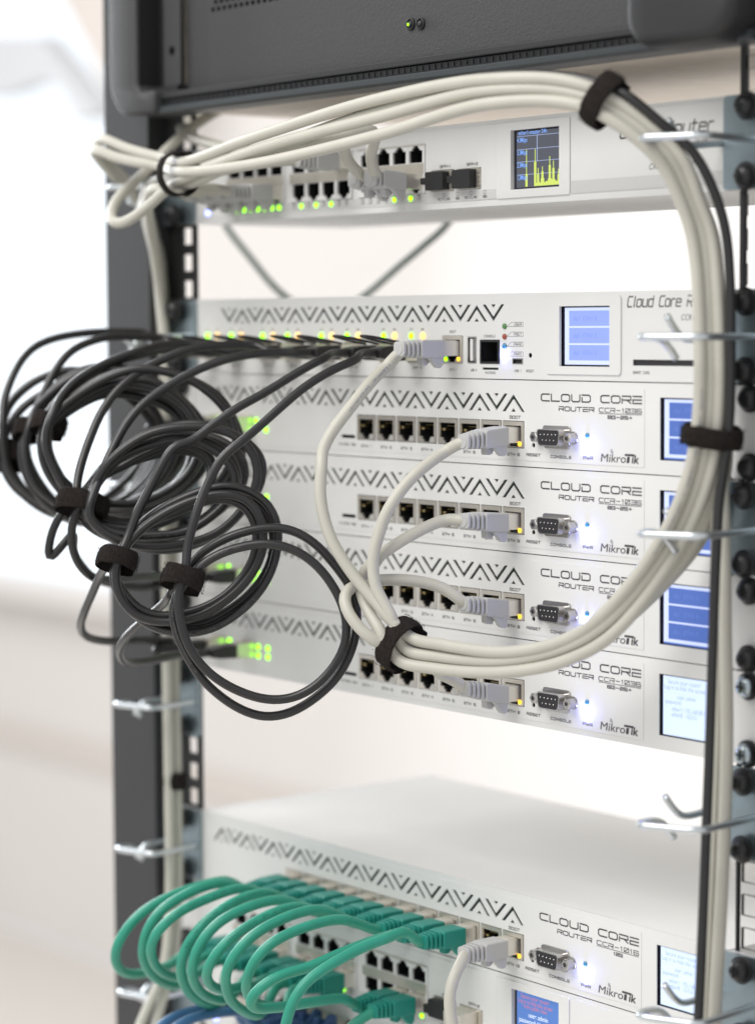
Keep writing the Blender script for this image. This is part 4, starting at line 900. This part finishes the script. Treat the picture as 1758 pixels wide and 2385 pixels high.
strap_c(d1, 148, 612, 1396, 140, 660, -2, 6.6, 6.5, 10, 'black strap on the fifth coil, left of two side by side before the window')
strap_c(d1, 36, 752, 1424, 34, 800, -2, 12.5, 9, 13, 'black strap at the left edge of the view')

# ------------------------------------------------------------------ green cables
RGN = 2.8
GG = 'green cables looping from the twelve port row to the switch below'
e1 = cropX(220, 1950, 2.848); e5 = cropX(650, 2020, 2.7533)
xs12 = [-131.2+17.45*i+8.0 for i in range(12)]
ZG = -9*P-27.8
loX = [-125.2+5.6+3.2+13.9*i for i in range(4)]
low = [-176.4, -162.5, -148.6, -134.7, -113.3, -99.4, -85.5, -71.6, -50.1, -22.3, -8.4]
ZL = -10*P-29.6
TR = [
 ('outermost green loop at the far left, first port of the row', [(900,290),(700,325),(480,405),(300,515),(185,650),(135,780),(165,880),(270,912),(400,885)]),
 ('second green loop from the left', [(850,305),(600,385),(430,500),(345,630),(318,770),(360,890),(450,965),(560,985)]),
 ('third green loop from the left, close in front of the second', [(1000,340),(760,405),(530,520),(410,640),(372,740),(400,845),(480,915),(600,930)]),
 ('fourth green loop from the left, with printed jacket', [(1150,370),(920,435),(730,570),(610,730),(572,880),(605,1000),(700,1090),(840,1112)]),
 ('fifth green loop from the left', [(1250,418),(1010,470),(810,580),(690,730),(645,880),(672,990),(750,1060),(870,1085)]),
 ('sixth green loop from the left, partly behind its neighbour', [(1350,462),(1110,540),(910,670),(790,800),(742,900),(765,980),(860,1015),(1000,985)]),
 ('seventh green loop from the left, reaching low over the blue cables', [(1500,480),(1200,565),(1010,690),(900,830),(868,950),(895,1070),(980,1150),(1090,1185)]),
 ('eighth green loop from the left, bent sharply at the bottom', [(1652,548),(1400,598),(1160,715),(1045,850),(1005,980),(1030,1070),(1120,1120),(1260,1130)])]
for i, (lab, tr) in enumerate(TR):
    X, XL = xs12[i], low[i]
    pts = [V((X, -17, ZG)), V((X, -32, ZG)), V((X, -36, ZG))]
    n = len(tr)
    for j, (x, y) in enumerate(tr): pts.append(e1(x, y, X+(XL-X)*max(0, (j-1)/(n-1))**1.6*.85))
    end = V((XL, -33, ZL)); last = pts[-1]
    pts += [last.lerp(end, .5)+V((0, -4, -2.0)), V((XL, -40, ZL-.3)), end, V((XL, -17, ZL))]
    t = cable('patch_cable', lab, 'cable', pts, RGN, 'green_cable', GG, [(.10+.04*(i%3), .45, 'print_green', .1)] if i in (2, 3, 5) else []); rj45(t, X, ZG, 'green_boot', tilt=-.02+.05*((i*7)%4)/3); rj45(t, XL, ZL, 'green_boot')
for i, lab, tr, XL in ((8, 'ninth green loop, swinging in front of the others to the switch below', [(780,425),(600,475),(400,552),(200,640),(0,700),(-120,770),(-190,850),(-165,905),(0,900),(250,862),(420,845)], low[9]),
                   (9, 'green cable in the tenth port, falling out of the bottom of the view', [(820,408),(700,455),(560,505),(430,570),(300,645),(190,725),(110,820),(65,920),(42,1010),(30,1120)], None)):
    X = xs12[i]; pts = [V((X, -17, ZG)), V((X, -32, ZG)), V((X, -36, ZG))]; n = len(tr)
    for j, (x, y) in enumerate(tr): pts.append(e5(x, y, X+((XL if XL is not None else X-14)-X)*max(0, (j-1)/(n-1))**1.5))
    if XL is not None: pts += [V((XL, -33, ZL)), V((XL, -17, ZL))]
    t = cable('patch_cable', lab, 'cable', pts, RGN, 'green_cable', GG); rj45(t, X, ZG, 'green_boot')
    if XL is not None: rj45(t, XL, ZL, 'green_boot')
X = low[10]
t = cable('patch_cable', 'green cable in the last port of the lower switch, dropping out of the view', 'cable', [V((X, -17, ZL)), V((X, -33, ZL)), e5(600,935,X), e5(520,975,X-2), e5(440,1040,X-4), e5(380,1130,X-6)], RGN, 'green_cable', GG); rj45(t, X, ZL, 'green_boot')

# ------------------------------------------------------------------ blue cables of the lowest switch
GBL = 'blue cables in the lowest switch'
upx = [-120.0, -106.1, -92.2, -78.3, -50.1, -36.2]
ZB = -11*P-15.5
bt = [[(950,1150),(800,1140),(650,1155),(520,1200),(430,1260),(380,1330)], [(1000,1165),(860,1165),(720,1185),(600,1225),(520,1280),(470,1340)]]
for i, x in enumerate(upx):
    lab = ['blue cable reaching farthest left along the bottom edge', 'blue cable just below the farthest left one on the bottom edge', 'third blue cable from the left at the bottom edge', 'fourth blue cable from the left at the bottom edge', 'fifth blue cable from the left, under the green loops', 'rightmost blue cable under the lowest green plug'][i]
    pts = [V((x, -17, ZB)), V((x, -33, ZB)), V((x, -40, ZB-.5))]
    if i < 2: pts += [e1(a, b, x) for a, b in bt[i]]
    else: pts += [V((x-2, -60, ZB-4)), V((x-6, -85, ZB-16)), V((x-8, -100, ZB-40)), V((x-8, -100, ZB-70))]
    t = cable('patch_cable', lab, 'cable', pts, 2.9, 'blue_cable', GBL); rj45(t, x, ZB, 'blue_boot', up=True)

# ------------------------------------------------------------------ thin cable hanging behind the empty slot
cable('thin_cable', 'thin dark green cable sagging behind the empty gap above the black cable row', 'cable', [at_y(x*K, y*K, Y) for x, y, Y in ((470,440,150),(495,495,150),(545,560,155),(605,632,160),(660,672,170),(740,680,180),(800,645,185),(870,585,190),(930,535,195),(975,495,200),(1010,440,200))], 2.2, 'dark_green_cable')
